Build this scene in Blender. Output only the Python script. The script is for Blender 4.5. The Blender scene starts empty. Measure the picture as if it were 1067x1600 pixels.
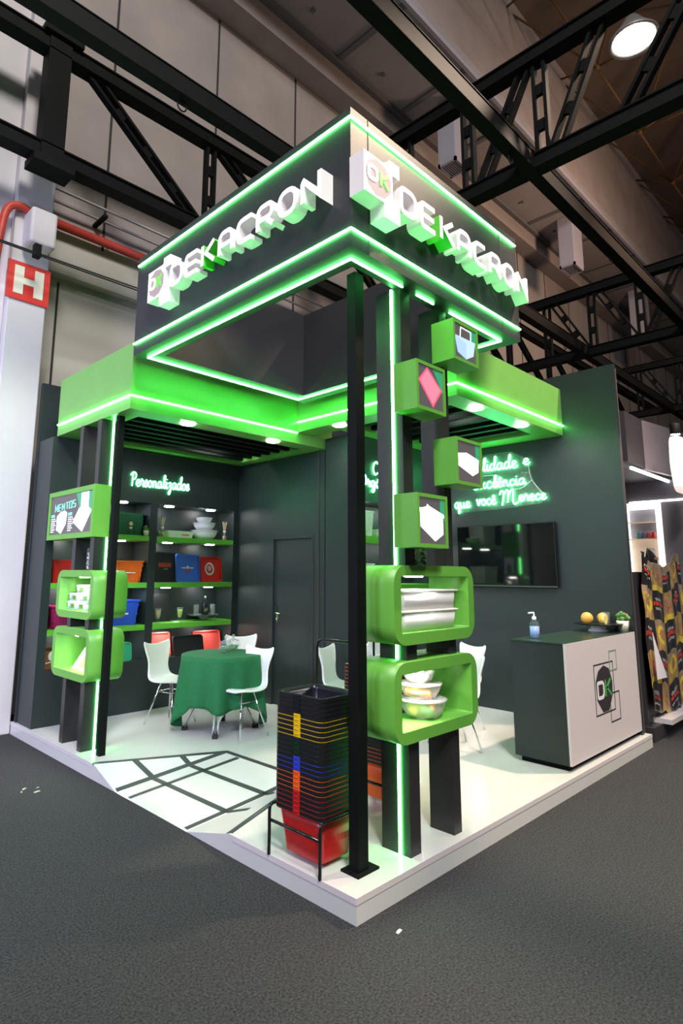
import bpy, bmesh, math, random
from mathutils import Vector, Matrix

# ------------------------------------------------------------------ camera, world, lights, exposure
SC = bpy.context.scene
COL = SC.collection
PI = math.pi
FLOOR = -0.123                      # hall floor; the stand's raised deck is z = 0

def cam_axes(pitch, roll, yaw):
    fw = Vector((math.cos(yaw)*math.cos(pitch), math.sin(yaw)*math.cos(pitch), math.sin(pitch)))
    rt = Vector((math.sin(yaw), -math.cos(yaw), 0)); up = rt.cross(fw)
    c, s = math.cos(roll), math.sin(roll)
    return c*rt + s*up, -s*rt + c*up, fw
cam = bpy.data.cameras.new('camera')
camo = bpy.data.objects.new('camera', cam); COL.objects.link(camo)
rt, up, fw = cam_axes(0.16653, 0.0069, 0.7974)
camo.matrix_world = Matrix(((rt.x, up.x, -fw.x, -2.4539), (rt.y, up.y, -fw.y, -2.1622), (rt.z, up.z, -fw.z, 1.5790), (0, 0, 0, 1)))
cam.sensor_fit = 'VERTICAL'; cam.sensor_height = 36.0
cam.lens = 36.0*938.2351/1600
cam.shift_x = (533.5-483.41)/1600
cam.shift_y = -(800-738.21)/1600
cam.clip_start = 0.05; cam.clip_end = 200
SC.camera = camo

w = bpy.data.worlds.new('world'); SC.world = w; w.use_nodes = True
w.node_tree.nodes['Background'].inputs[0].default_value = (0.62, 0.60, 0.64, 1)
w.node_tree.nodes['Background'].inputs[1].default_value = 0.07

def area(name, loc, target, size, power, color, shape='DISK'):
    l = bpy.data.lights.new(name, 'AREA'); l.shape = shape; l.size = size; l.energy = power; l.color = color
    o = bpy.data.objects.new(name, l); COL.objects.link(o); o.location = loc
    d = Vector(target)-Vector(loc); o.rotation_euler = d.to_track_quat('-Z', 'Y').to_euler()
    return o
def spot(name, loc, target, radius, power, color, angle, blend=0.4):
    l = bpy.data.lights.new(name, 'SPOT'); l.shadow_soft_size = radius; l.energy = power; l.color = color
    l.spot_size = math.radians(angle); l.spot_blend = blend
    o = bpy.data.objects.new(name, l); COL.objects.link(o); o.location = loc
    o.rotation_euler = (Vector(target)-Vector(loc)).to_track_quat('-Z', 'Y').to_euler()
    return o
# hall and next-stand lamps out of the frame, and one added front fill
spot('hall_floodlight_warm', (6.2, -3.2, 11.2), (1.8, 0.2, 2.2), 0.30, 6800, (1.0, 0.75, 0.57), 44)
spot('front_fill', (-6.0, -8.0, 11.0), (0.0, 0.0, 0.0), 0.8, 5000, (1.0, 0.96, 0.96), 62)  # added fill light from behind the camera, not a known lamp of the hall
lf = area('hall_floodlight_left', (-6.2, 0.8, 3.7), (0, 4.2, 1.6), 1.6, 120, (0.64, 0.62, 1.0)); lf.data.spread = math.radians(85)
area('hall_floodlight_back', (12.0, -1.5, 9.6), (13, 5.6, 8.0), 1.5, 330, (1.0, 0.66, 0.46))
area('hall_lamp_high', (-3.0, -6.0, 13.5), (1, 3, 0), 3.0, 1500, (1.0, 0.92, 0.88))
area('next_stand_light', (-4.6, 2.6, 3.4), (-0.3, 4.9, 1.9), 0.9, 85, (0.80, 0.78, 1.0))

SC.view_settings.view_transform = 'Standard'
SC.view_settings.look = 'None'
SC.view_settings.exposure = 0.0
SC.view_settings.gamma = 1.0
SC.view_settings.use_curve_mapping = False

# ------------------------------------------------------------------ materials
MATS = {}
def mat(name, col, rough=0.5, metal=0.0, emit=None, es=0.0, trans=0.0, alpha=1.0, noise=0.0, nscale=20.0, bump=0.0, spec=None, ior=None, coat=0.0):
    if name in MATS: return MATS[name]
    m = bpy.data.materials.new(name); m.use_nodes = True
    nt = m.node_tree; b = nt.nodes['Principled BSDF']
    b.inputs['Base Color'].default_value = (*col, 1); b.inputs['Roughness'].default_value = rough
    b.inputs['Metallic'].default_value = metal
    if spec is not None: b.inputs['Specular IOR Level'].default_value = spec
    if ior: b.inputs['IOR'].default_value = ior
    if coat: b.inputs['Coat Weight'].default_value = coat; b.inputs['Coat Roughness'].default_value = 0.30
    if emit: b.inputs['Emission Color'].default_value = (*emit, 1); b.inputs['Emission Strength'].default_value = es
    if trans: b.inputs['Transmission Weight'].default_value = trans
    if alpha < 1: b.inputs['Alpha'].default_value = alpha
    if noise or bump:
        tc = nt.nodes.new('ShaderNodeTexCoord'); n = nt.nodes.new('ShaderNodeTexNoise')
        n.inputs['Scale'].default_value = nscale; n.inputs['Detail'].default_value = 5
        nt.links.new(tc.outputs['Object'], n.inputs['Vector'])
        if noise:
            r = nt.nodes.new('ShaderNodeValToRGB')
            r.color_ramp.elements[0].position = 0.3; r.color_ramp.elements[1].position = 0.7
            r.color_ramp.elements[0].color = (*[max(0, c*(1-noise)) for c in col], 1)
            r.color_ramp.elements[1].color = (*[min(1, c*(1+noise)) for c in col], 1)
            nt.links.new(n.outputs['Fac'], r.inputs['Fac']); nt.links.new(r.outputs['Color'], b.inputs['Base Color'])
        if bump:
            bp = nt.nodes.new('ShaderNodeBump'); bp.inputs['Strength'].default_value = bump; bp.inputs['Distance'].default_value = 0.01
            nt.links.new(n.outputs['Fac'], bp.inputs['Height']); nt.links.new(bp.outputs['Normal'], b.inputs['Normal'])
    MATS[name] = m; return m

PANEL = mat('slate_panel', (0.018, 0.028, 0.028), 0.42, noise=0.06, nscale=6)
HEAD = mat('header_black', (0.030, 0.032, 0.038), 0.5, spec=0.35, noise=0.06, nscale=5)
FIN = mat('fin_black', (0.022, 0.022, 0.023), 0.38, noise=0.08, nscale=7)
GREEN = mat('green_laminate', (0.135, 0.43, 0.055), 0.42, noise=0.04, nscale=5)
FASCIA = mat('green_fascia', (0.16, 0.44, 0.085), 0.45, noise=0.04, nscale=5, coat=0.35)
SHELFG = mat('lime_shelf', (0.12, 0.45, 0.04), 0.4)
WHITEF = mat('white_deck', (0.60, 0.625, 0.605), 0.15, noise=0.02, nscale=3)
WHITEL = mat('white_laminate', (0.66, 0.625, 0.635), 0.35)
TAPE = mat('charcoal_tape', (0.035, 0.045, 0.045), 0.5)
CARPET = mat('grey_carpet', (0.042, 0.044, 0.046), 0.95, noise=0.55, nscale=90, bump=0.5, spec=0.1)
LED = mat('green_led', (0.1, 0.4, 0.1), 0.4, emit=(0.14, 1.0, 0.21), es=46.0)
NEON = mat('neon_tube', (0.3, 0.8, 0.5), 0.4, emit=(0.14, 1.0, 0.34), es=15.0)
WLED = mat('white_led', (1, 1, 1), 0.4, emit=(1.0, 0.97, 1.0), es=6.0)
DOWN = mat('downlight_lens', (1, 1, 1), 0.4, emit=(1.0, 0.98, 0.96), es=60.0)
LETF = mat('lit_letter_face', (0.9, 0.9, 0.9), 0.4, emit=(1, 0.985, 1.0), es=1.3)
LETS = mat('letter_side', (0.70, 0.67, 0.69), 0.4, emit=(1.0, 0.95, 0.97), es=0.13)
LETG = mat('letter_side_green', (0.10, 0.50, 0.05), 0.4)
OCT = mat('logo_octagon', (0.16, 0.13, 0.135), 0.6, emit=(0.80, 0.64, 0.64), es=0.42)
LETK = mat('lit_green_k', (0.03, 0.35, 0.02), 0.4, emit=(0.16, 0.85, 0.09), es=1.1)
CHROME = mat('chrome', (0.75, 0.76, 0.77), 0.14, 1.0)
STEELB = mat('black_steel', (0.0045, 0.006, 0.006), 0.65, noise=0.15, nscale=9, spec=0.13)
TUBE = mat('black_tube', (0.010, 0.011, 0.011), 0.22)
CHAIRW = mat('white_shell', (0.80, 0.82, 0.82), 0.3)
CLOTH = mat('green_cloth', (0.007, 0.125, 0.042), 0.85, noise=0.08, nscale=40)
GLASS = mat('clear_glass', (0.42, 0.52, 0.49), 0.04, alpha=0.10)
ACRYL = mat('clear_acrylic', (0.85, 0.95, 0.9), 0.05, alpha=0.06)
FROST = mat('frosted_plastic', (0.92, 0.90, 0.88), 0.3, alpha=0.90)
for _n in ('Subsurface Weight',): FROST.node_tree.nodes['Principled BSDF'].inputs[_n].default_value = 0.7
FROST.node_tree.nodes['Principled BSDF'].inputs['Subsurface Radius'].default_value = (0.12, 0.11, 0.10)
FROSTC = mat('cloudy_plastic', (0.95, 0.92, 0.90), 0.25, alpha=0.30)
WPLAST = mat('white_plastic', (0.85, 0.87, 0.86), 0.35)
BPLAST = mat('black_plastic', (0.010, 0.011, 0.012), 0.28)
RUBBER = mat('black_rubber', (0.015, 0.015, 0.015), 0.7)
CONC = mat('painted_concrete', (0.35, 0.32, 0.305), 0.85, noise=0.10, nscale=1.2, bump=0.15)
CONCL = mat('cream_lower_wall', (0.52, 0.52, 0.47), 0.8, noise=0.06, nscale=1.2)
CONCW = mat('white_painted_column', (0.60, 0.59, 0.60), 0.75, noise=0.04, nscale=1.5)
CONCB = mat('concrete_beam', (0.34, 0.30, 0.29), 0.85, noise=0.10, nscale=1.5)
SOFF = mat('soffit_panels', (0.36, 0.34, 0.35), 0.8, noise=0.08, nscale=1.0)
ROOF = mat('roof_sheet', (0.13, 0.10, 0.085), 0.9, noise=0.15, nscale=1.0)
RIBM = mat('rib_strip', (0.16, 0.16, 0.17), 0.7)
DUCT = mat('duct_metal', (0.42, 0.42, 0.50), 0.6)
GAP = mat('dark_joint', (0.04, 0.038, 0.035), 0.9)
REDP = mat('red_paint', (0.48, 0.05, 0.03), 0.5, noise=0.1, nscale=12)
SIGNR = mat('sign_red', (0.60, 0.035, 0.025), 0.5)
SIGNC = mat('sign_cream', (0.72, 0.73, 0.58), 0.5)
GALV = mat('galvanised', (0.30, 0.29, 0.28), 0.5, 0.5)
ORANGEP = mat('orange_strut', (0.11, 0.06, 0.02), 0.7)
CABLE = mat('black_cable', (0.012, 0.012, 0.012), 0.6)

# ------------------------------------------------------------------ mesh builder
class MB:
    def __init__(s): s.v = []; s.f = []; s.m = []; s.sm = []
    def add(s, vs, fs, mi=0, smooth=False):
        o = len(s.v); s.v += [tuple(v) for v in vs]
        for f in fs: s.f.append([o+i for i in f]); s.m.append(mi); s.sm.append(smooth)
        return s
    def box(s, x0, x1, y0, y1, z0, z1, mi=0):
        x0, x1 = min(x0, x1), max(x0, x1); y0, y1 = min(y0, y1), max(y0, y1); z0, z1 = min(z0, z1), max(z0, z1)
        return s.add([(x0,y0,z0),(x1,y0,z0),(x1,y1,z0),(x0,y1,z0),(x0,y0,z1),(x1,y0,z1),(x1,y1,z1),(x0,y1,z1)],
              [(0,3,2,1),(4,5,6,7),(0,1,5,4),(1,2,6,5),(2,3,7,6),(3,0,4,7)], mi)
    def bar(s, a, b, w, h=None, mi=0, upv=(0,0,1)):
        a = Vector(a); b = Vector(b); h = h or w; d = (b-a).normalized(); u = Vector(upv)
        if abs(d.dot(u)) > 0.98: u = Vector((1,0,0))
        r = d.cross(u).normalized(); u = r.cross(d)
        q = [(-1,-1),(1,-1),(1,1),(-1,1)]
        vs = [p + r*i*w/2 + u*j*h/2 for p in (a, b) for i, j in q]
        return s.add(vs, [(0,1,2,3)[::-1],(4,5,6,7),(0,4,5,1)[::-1],(1,5,6,2)[::-1],(2,6,7,3)[::-1],(3,7,4,0)[::-1]], mi)
    def tube(s, pts, r, n=10, mi=0, closed=False, cap=True):
        pts = [Vector(p) for p in pts]; N = len(pts); rs = r if isinstance(r, (list, tuple)) else [r]*N
        T = []
        for i in range(N):
            if closed: d = pts[(i+1) % N]-pts[i-1]
            else: d = pts[min(i+1, N-1)]-pts[max(i-1, 0)]
            T.append(d.normalized() if d.length > 1e-9 else Vector((0,0,1)))
        u = Vector((0,0,1)) if abs(T[0].z) < 0.9 else Vector((1,0,0))
        u = (u-T[0]*u.dot(T[0])).normalized(); vs = []
        for i in range(N):
            u = u-T[i]*u.dot(T[i])
            u = u.normalized() if u.length > 1e-6 else T[i].orthogonal().normalized()
            w_ = T[i].cross(u)
            for k in range(n):
                a = 2*PI*k/n; vs.append(pts[i]+(u*math.cos(a)+w_*math.sin(a))*rs[i])
        fs = []
        for i in range(N if closed else N-1):
            j = (i+1) % N
            for k in range(n): fs.append((i*n+k, i*n+(k+1) % n, j*n+(k+1) % n, j*n+k))
        if cap and not closed: fs.append(tuple(range(n))[::-1]); fs.append(tuple((N-1)*n+k for k in range(n)))
        return s.add(vs, fs, mi, True)
    def lathe(s, prof, c=(0,0,0), n=28, mi=0):
        vs = []; fs = []; P = len(prof)
        for r, z in prof:
            for k in range(n):
                a = 2*PI*k/n; vs.append((c[0]+max(r,1e-4)*math.cos(a), c[1]+max(r,1e-4)*math.sin(a), c[2]+z))
        for i in range(P-1):
            for k in range(n): fs.append((i*n+k, i*n+(k+1) % n, (i+1)*n+(k+1) % n, (i+1)*n+k))
        return s.add(vs, fs, mi, True)
    def sphere(s, c, r, mi=0, n=14, sx=1, sy=1, sz=1):
        prof = [(r*math.sin(PI*i/10), -r*math.cos(PI*i/10)) for i in range(11)]
        o = len(s.v); s.lathe(prof, (0,0,0), n, mi)
        for i in range(o, len(s.v)):
            x, y, z = s.v[i]; s.v[i] = (c[0]+x*sx, c[1]+y*sy, c[2]+z*sz)
        return s
    def prism(s, poly, f0, f1, mi=0, mside=None):
        """poly: 2D points (counter clockwise); f0, f1 map a 2D point to 3D on back and front"""
        n = len(poly); vs = [f0(p) for p in poly]+[f1(p) for p in poly]
        s.add(vs, [tuple(range(n))[::-1], tuple(range(n, 2*n))], mi)
        o = len(s.v)-2*n
        for i in range(n):
            s.f.append([o+i, o+(i+1) % n, o+n+(i+1) % n, o+n+i]); s.m.append(mi if mside is None else mside); s.sm.append(False)
        return s
    def build(s, name, mats, parent=None, bevel=0.0, fixn=True, auto=False, solid=0.0):
        me = bpy.data.meshes.new(name); me.from_pydata(s.v, [], s.f)
        mats = mats if isinstance(mats, (list, tuple)) else [mats]
        for m in mats: me.materials.append(m)
        me.polygons.foreach_set('material_index', s.m); me.polygons.foreach_set('use_smooth', s.sm); me.update()
        if fixn:
            bm = bmesh.new(); bm.from_mesh(me); bmesh.ops.recalc_face_normals(bm, faces=bm.faces); bm.to_mesh(me); bm.free()
        o = bpy.data.objects.new(name, me); COL.objects.link(o)
        if parent is not None:
            o.parent = parent; o.matrix_parent_inverse = world_of(parent).inverted()
        if solid:
            md = o.modifiers.new('thickness', 'SOLIDIFY'); md.thickness = solid; md.offset = 0
        if bevel:
            md = o.modifiers.new('bevel', 'BEVEL'); md.width = bevel; md.segments = 2; md.limit_method = 'ANGLE'; md.angle_limit = math.radians(40)
        return o

def world_of(o):
    M = Matrix.LocRotScale(o.location, o.rotation_euler, o.scale)
    return world_of(o.parent) @ o.matrix_parent_inverse @ M if o.parent else M
def tag(o, label=None, cat=None, group=None, kind=None):
    if label: o['label'] = label
    if cat: o['category'] = cat
    if group: o['group'] = group
    if kind: o['kind'] = kind
    return o
def thing(name, label, cat, loc=(0,0,0), group=None):
    o = bpy.data.objects.new(name, None); COL.objects.link(o); o.location = loc; o.empty_display_size = 0.1
    return tag(o, label, cat, group)
def struct(o): o['kind'] = 'structure'; return o
def dup(root, loc, rz=0.0, label=None, group=None):
    def cp(o, par):
        c = o.copy(); COL.objects.link(c)
        if par is not None: c.parent = par
        for ch in [q for q in KIDS if q.parent == o]: cp(ch, c)
        return c
    KIDS = list(COL.objects)
    r = cp(root, None); r.location = loc; r.rotation_euler = (0, 0, rz)
    if label: r['label'] = label
    if group: r['group'] = group
    return r

def ribbon(pts, wd, closed=False):
    """outline pieces (quads with mitred corners) of a 2D polyline of constant width"""
    P = [Vector((p[0], p[1])) for p in pts]; N = len(P); L = []; R = []
    for i in range(N):
        if closed: a, b, c = P[i-1], P[i], P[(i+1) % N]
        else: a, b, c = P[max(i-1,0)], P[i], P[min(i+1,N-1)]
        d1 = (b-a).normalized() if (b-a).length > 1e-9 else (c-b).normalized()
        d2 = (c-b).normalized() if (c-b).length > 1e-9 else d1
        n1 = Vector((-d1.y, d1.x)); n2 = Vector((-d2.y, d2.x)); m = (n1+n2)
        m = m.normalized() if m.length > 1e-6 else n1
        k = wd/2/max(0.35, m.dot(n1)); L.append(b+m*k); R.append(b-m*k)
    out = []
    for i in range(N if closed else N-1):
        j = (i+1) % N; out.append([R[i], R[j], L[j], L[i]])
    return L, R, out
def rib_mesh(mb, pts, wd, f0, f1, mi=0, mside=None, closed=False):
    L, R, _ = ribbon(pts, wd, closed); N = len(L); vs = []
    for i in range(N): vs += [f0(R[i]), f0(L[i]), f1(L[i]), f1(R[i])]
    o = len(mb.v); mb.v += [tuple(v) for v in vs]
    ms = mi if mside is None else mside
    for i in range(N if closed else N-1):
        a = o+4*i; b = o+4*((i+1) % N)
        for q, m_ in (((a,b,b+1,a+1), ms), ((a+1,b+1,b+2,a+2), ms), ((a+2,b+2,b+3,a+3), mi), ((a+3,b+3,b,a), ms)):
            mb.f.append(list(q)); mb.m.append(m_); mb.sm.append(False)
    if not closed:
        for a in (o, o+4*(N-1)): mb.f.append([a,a+1,a+2,a+3]); mb.m.append(ms); mb.sm.append(False)
    return mb
def rnd_corner(pts, r, closed=False, n=4):
    P = [Vector((p[0], p[1])) for p in pts]; N = len(P); out = []
    for i in range(N):
        if not closed and i in (0, N-1): out.append(P[i]); continue
        a, b, c = P[i-1], P[i], P[(i+1) % N]
        q = min(r, (a-b).length*0.48, (c-b).length*0.48)
        s_ = b+(a-b).normalized()*q; e = b+(c-b).normalized()*q
        for k in range(n+1):
            t = k/n; out.append(s_*(1-t)**2+b*2*t*(1-t)+e*t*t)
    return out
def smooth_line(P, n=6, closed=False):
    P = [Vector(p) for p in P]; out = []; N = len(P)
    for i in range(N if closed else N-1):
        if closed: p0, p1, p2, p3 = P[i-1], P[i], P[(i+1) % N], P[(i+2) % N]
        else: p0, p1, p2, p3 = P[max(i-1,0)], P[i], P[i+1], P[min(i+2,N-1)]
        for k in range(n):
            t = k/n
            out.append(0.5*((2*p1)+(p2-p0)*t+(2*p0-5*p1+4*p2-p3)*t*t+(-p0+3*p1-3*p2+p3)*t**3))
    if not closed: out.append(P[-1])
    return out
def rrect(x0, x1, z0, z1, r, n=6):
    out = []
    for cx, cz, a0 in ((x1-r, z0+r, -90), (x1-r, z1-r, 0), (x0+r, z1-r, 90), (x0+r, z0+r, 180)):
        for k in range(n+1):
            a = math.radians(a0+90*k/n); out.append((cx+r*math.cos(a), cz+r*math.sin(a)))
    return out

# ------------------------------------------------------------------ the hall
struct(MB().box(-14, 42, -14, 6, FLOOR-0.2, FLOOR).build('floor', CARPET))
mb = MB().box(-14, 42, 5.6, 6.2, 6.2, 13.0).box(-14, 42, 5.6, 6.2, 5.55, 6.2, 2)
for k in range(-3, 18):
    x = 0.96+1.85*k; mb.box(x-0.016, x+0.016, 5.588, 5.6, 6.1, 11.3, 1)
mb.box(-14, 42, 5.78, 6.2, FLOOR, 5.55, 2)
for x in (0.45, 2.3, 4.15, 6.0, 7.85): mb.box(x-0.014, x+0.014, 5.768, 5.78, FLOOR, 5.5, 1)
struct(mb.build('wall_back', [CONC, GAP, CONCL]))
struct(MB().box(-14, 42, 5.12, 5.6, 11.3, 11.83).box(-14, 42, 5.0, 5.12, 11.72, 11.83, 1).build('trim_1', [CONCB, RIBM]))
mb = MB().box(-14, 42, 3.27, 5.6, 11.83, 12.0)
for k in range(-6, 18):
    x = 1.2+2.05*k; mb.box(x-0.06, x+0.06, 3.3, 5.05, 11.79, 11.83, 1)
    for y in (3.9, 4.6): mb.box(x+0.9, x+0.98, y, y+0.08, 11.80, 11.83, 1)
mb.box(-14, 42, 3.27, 3.34, 11.72, 11.83, 2)
struct(mb.build('ceiling', [SOFF, RIBM, DUCT]))
struct(MB().box(-14, 42, 3.34, 3.5, 12.0, 15.2).build('trim_2', CONCB))
struct(MB().box(-14, 42, -14, 3.5, 15.2, 15.4).build('ceiling_roof', ROOF))
mb = MB(); rng = random.Random(3)
for i in range(0, 13):
    for j in range(0, 5):
        a = Vector((2+3*i, 2.0-3*j, 13.4)); mb.sphere(a, 0.07, n=8)
        for dx, dy in ((1.5,1.5),(-1.5,1.5),(1.5,-1.5),(-1.5,-1.5)): mb.tube([a, a+Vector((dx,dy,1.6))], 0.028, 6)
        mb.tube([a, a+Vector((3,0,0))], 0.028, 6); mb.tube([a, a+Vector((0,-3,0))], 0.028, 6)
tag(mb.build('space_frame', ORANGEP), 'thin orange steel struts under the dark roof', 'roof frame')

struct(MB().box(-0.43, -0.005, 4.87, 5.78, FLOOR, 11.3).box(-1.6, -0.43, 4.98, 5.78, FLOOR, 11.3).build('wall_column', CONCW, bevel=0.012))
t = thing('column_sign', 'red square sign with a cream letter H on white column', 'sign', (-0.22, 4.86, 4.9))
MB().box(-0.465, 0.012, 4.845, 4.868, 4.675, 5.135).build('plate', SIGNR, t)
mb = MB(); mb.box(-0.39,-0.285,4.839,4.845,4.745,5.085); mb.box(-0.165,-0.06,4.839,4.845,4.745,5.085); mb.box(-0.285,-0.165,4.839,4.845,4.875,4.955)
mb.build('letter', SIGNC, t)
tag(MB().box(-0.34, -0.045, 4.58, 4.87, 5.30, 5.74).build('junction_box', CONCW, bevel=0.03), 'white box bracket on the column above the letter H sign', 'box')
mb = MB().tube(smooth_line([(-0.62,4.8,4.9),(-0.58,4.8,5.5),(-0.53,4.8,5.72),(-0.42,4.8,5.79),(-0.30,4.8,5.77)]), 0.045, 12)
tag(mb.build('red_pipe', REDP), 'red pipe elbow beside the white column box', 'pipe')
mb = MB().tube([(0.22,5.47,6.16),(30,5.47,6.16)], 0.062, 12)
for x in (1.0, 3, 5): mb.tube([(x,5.47,6.16),(x,5.6,6.3)], 0.02, 6)
tag(mb.build('red_pipe', REDP), 'long straight red pipe running along the concrete wall', 'pipe')
t = thing('conduit_rack', 'twin grey conduits on short brackets above the red wall pipe', 'conduit', (1, 5.42, 6.5))
for y, z in ((5.32, 6.56), (5.45, 6.46)): MB().tube([(-3,y,z),(20,y,z)], 0.02, 8).build('conduit', GALV, t)
for x in (0.82, 1.78, 2.9, 4.1): MB().box(x-0.03, x+0.03, 5.24, 5.6, 6.40, 6.44).build('bracket', STEELB, t)
t = thing('overhead_cable', 'pair of sagging black cables passing the white column', 'cable', (0, 4.5, 5.15))
for dz, sg in ((0.02, 0.05), (-0.03, 0.02)):
    MB().tube([(-4+0.5*k, 4.5, 5.16+dz-sg*math.sin(PI*k/26*2.0)) for k in range(27)], 0.010, 6).build('cable', CABLE, t)
MB().box(-0.32, -0.24, 4.46, 4.54, 5.07, 5.23).build('clamp', STEELB, t, bevel=0.01)

# air ducts hanging under the soffit
def duct(x0, x1, y0, y1, zb, label):
    t = thing('air_duct', label, 'duct', ((x0+x1)/2, (y0+y1)/2, zb), 'air ducts under the soffit')
    MB().box(x0, x1, y0, y1, zb+0.06, 11.83).build('duct_box', DUCT, t, bevel=0.02)
    mb = MB().box(x0+0.05, x1-0.05, y0+0.05, y1-0.05, zb, zb+0.02, 1)
    for a, b, c, d in ((x0,x1,y0,y0+0.05),(x0,x1,y1-0.05,y1),(x0,x0+0.05,y0,y1),(x1-0.05,x1,y0,y1)): mb.box(a,b,c,d,zb-0.02,zb+0.06)
    n = 9
    for k in range(1, n): y = y0+(y1-y0)*k/n; mb.box(x0, x1, y-0.012, y+0.012, zb-0.01, zb+0.01)
    mb.build('grille', [DUCT, GAP], t)
duct(7.74, 8.24, 3.9, 4.34, 10.3, 'lilac grey air duct nearest the illuminated header')
duct(13.92, 14.58, 3.9, 4.34, 10.3, 'grey air duct in the middle of the soffit')
duct(20.2, 20.95, 4.0, 4.45, 9.9, 'grey air duct furthest along the soffit')

# steel roof trusses
ZB, ZT = 6.3, 7.69
def slotted(mb, a, b, w, upv):
    a = Vector(a); b = Vector(b); d = (b-a).normalized(); r = d.cross(Vector(upv)).normalized()
    for s in (-1, 1): mb.bar(a+r*s*w*0.38, b+r*s*w*0.38, w*0.24, 0.09, upv=upv)
    L = (b-a).length; n = max(3, int(L/0.42))
    for k in range(n+1):
        c = a+d*(L*k/n); mb.bar(c-d*min(0.07,L*0.08), c+d*min(0.07,L*0.08), w*0.7, 0.05, upv=upv)
def truss(axis, pos, s0, s1, nodes, diag, label):
    P = (lambda s, z: (s, pos, z)) if axis == 'x' else (lambda s, z: (pos, s, z))
    upv = (0,1,0) if axis == 'x' else (1,0,0)
    t = thing('roof_truss', label, 'truss', P((s0+s1)/2, ZB), 'black steel roof trusses')
    for z in (ZT, ZB):
        mb = MB().bar(P(s0,z), P(s1,z), 0.15, 0.15); mb.bar(P(s0,z-0.085), P(s1,z-0.085), 0.20, 0.018); mb.bar(P(s0,z+0.085), P(s1,z+0.085), 0.20, 0.018)
        mb.build('chord', STEELB, t)
    for s in nodes: mb = MB(); slotted(mb, P(s,ZB), P(s,ZT), 0.17, upv); mb.build('web_post', STEELB, t)
    for a, b in diag: mb = MB(); slotted(mb, P(a,ZT-0.06), P(b,ZB+0.06), 0.16, upv); mb.build('web_diagonal', STEELB, t)
    return t
N1 = [1.92+2.2*k for k in range(8)]
t = truss('x', 4.4, -6, 22, N1, [(0.15,1.72)]+[(n+0.18, n+2.0) for n in N1], 'black truss in front of the concrete wall bolted at the white column')
MB().box(-0.40,-0.14,4.3,4.5,ZB-0.15,ZT+0.12).box(-0.48,-0.02,4.25,4.55,ZT+0.09,ZT+0.17).box(-0.48,-0.02,4.25,4.55,ZB-0.2,ZB-0.1).build('end_post', STEELB, t)
truss('y', 3.83, -6.0, 4.3, [1.38,0.42,-1.75,2.34,3.3], [(0.58,1.22),(-0.28,0.28),(-1.28,-0.45),(2.5,3.1)], 'black truss crossing over the header toward the bright lamp')
truss('y', 10.4, -5.0, 4.3, [3.3,2.32,1.37,0.4,-0.55], [(3.14,2.45),(2.18,1.5),(0.64,1.25),(-0.3,0.3)], 'black truss crossing beyond the header above the green wall')
truss('y', 16.6, -4.0, 4.3, [3.3,2.3,1.3,0.3], [(3.15,2.4),(2.15,1.4),(0.5,1.1)], 'farthest black truss seen over the neighbouring stand')
def roof_beam(y, label):
    t = thing('roof_beam', label, 'beam', (5, y, ZB), 'single steel roof beams')
    MB().box(-6, 24, y-0.075, y+0.075, ZB-0.10, ZB+0.10).build('channel', STEELB, t, bevel=0.006)
    MB().box(-6, 24, y-0.085, y+0.085, ZB+0.101, ZB+0.112).build('top_flange', STEELB, t)
    for x in range(-3, 20, 3):
        MB().tube([(x+0.3+0.05*math.cos(a), y, ZB-0.17+0.055*math.sin(a)) for a in [2*PI*k/14 for k in range(14)]], 0.008, 6, closed=True).build('hook_ring', STEELB, t)
roof_beam(2.50, 'single black beam passing behind the header above the letters')
roof_beam(0.58, 'single black beam passing to the right of the header corner')

t = thing('hall_lamp', 'bright round floodlight hanging from the roof', 'lamp', (7.03, 0.2, 10.0))
MB().lathe([(0.30,0.03),(0.36,0.0),(0.36,0.05),(0.22,0.22),(0.10,0.42),(0.02,0.44)], (7.03,0.2,10.0)).build('reflector', GALV, t)
MB().lathe([(0.001,-0.02),(0.25,-0.01),(0.30,0.03),(0.2,0.06),(0.001,0.06)], (7.03,0.2,10.0)).build('lens', mat('lamp_lens', (1,1,1), 0.4, emit=(1.0,0.88,0.76), es=45.0), t)
MB().tube([(7.03,0.2,10.42),(7.03,0.2,15.2)], 0.012, 6).build('hanger', STEELB, t)

# ------------------------------------------------------------------ raised deck with ramp
P_, A_, C_, D_, B_, F_ = (0,2.9,0), (0,2.5,FLOOR+0.002), (1.02,2.43,0), (1.04,1.45,0), (0,1.5,FLOOR+0.002), (0,1.03,0)
DX, DY = 4.52, 4.88
deck = thing('stand_platform', 'white glossy raised platform with an inset entry ramp', 'platform', (2.2, 2.4, FLOOR))
mb = MB()
mb.prism([(0,0),(DX,0),(DX,DY),(0,DY),(0,2.9),C_[:2],D_[:2],(0,1.03)], lambda p: (p[0],p[1],FLOOR), lambda p: (p[0],p[1],0))
mb.build('deck', WHITEF, deck)
MB().add([P_, A_, C_, D_, B_, F_], [(0,1,2),(1,4,3,2),(4,5,3)]).add([P_,A_,(0,2.9,FLOOR),B_,F_,(0,1.03,FLOOR)], [(0,2,1),(3,5,4)]).build('ramp', WHITEF, deck)
mb = MB()
for a in ((-0.0025,0,0,1.0), (-0.0025,0,2.93,DY), (-0.0025,DX,-0.0025,0)): MB().box(*a, -0.03, 0.002).build('edge_strip', WHITEL, deck)
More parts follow.
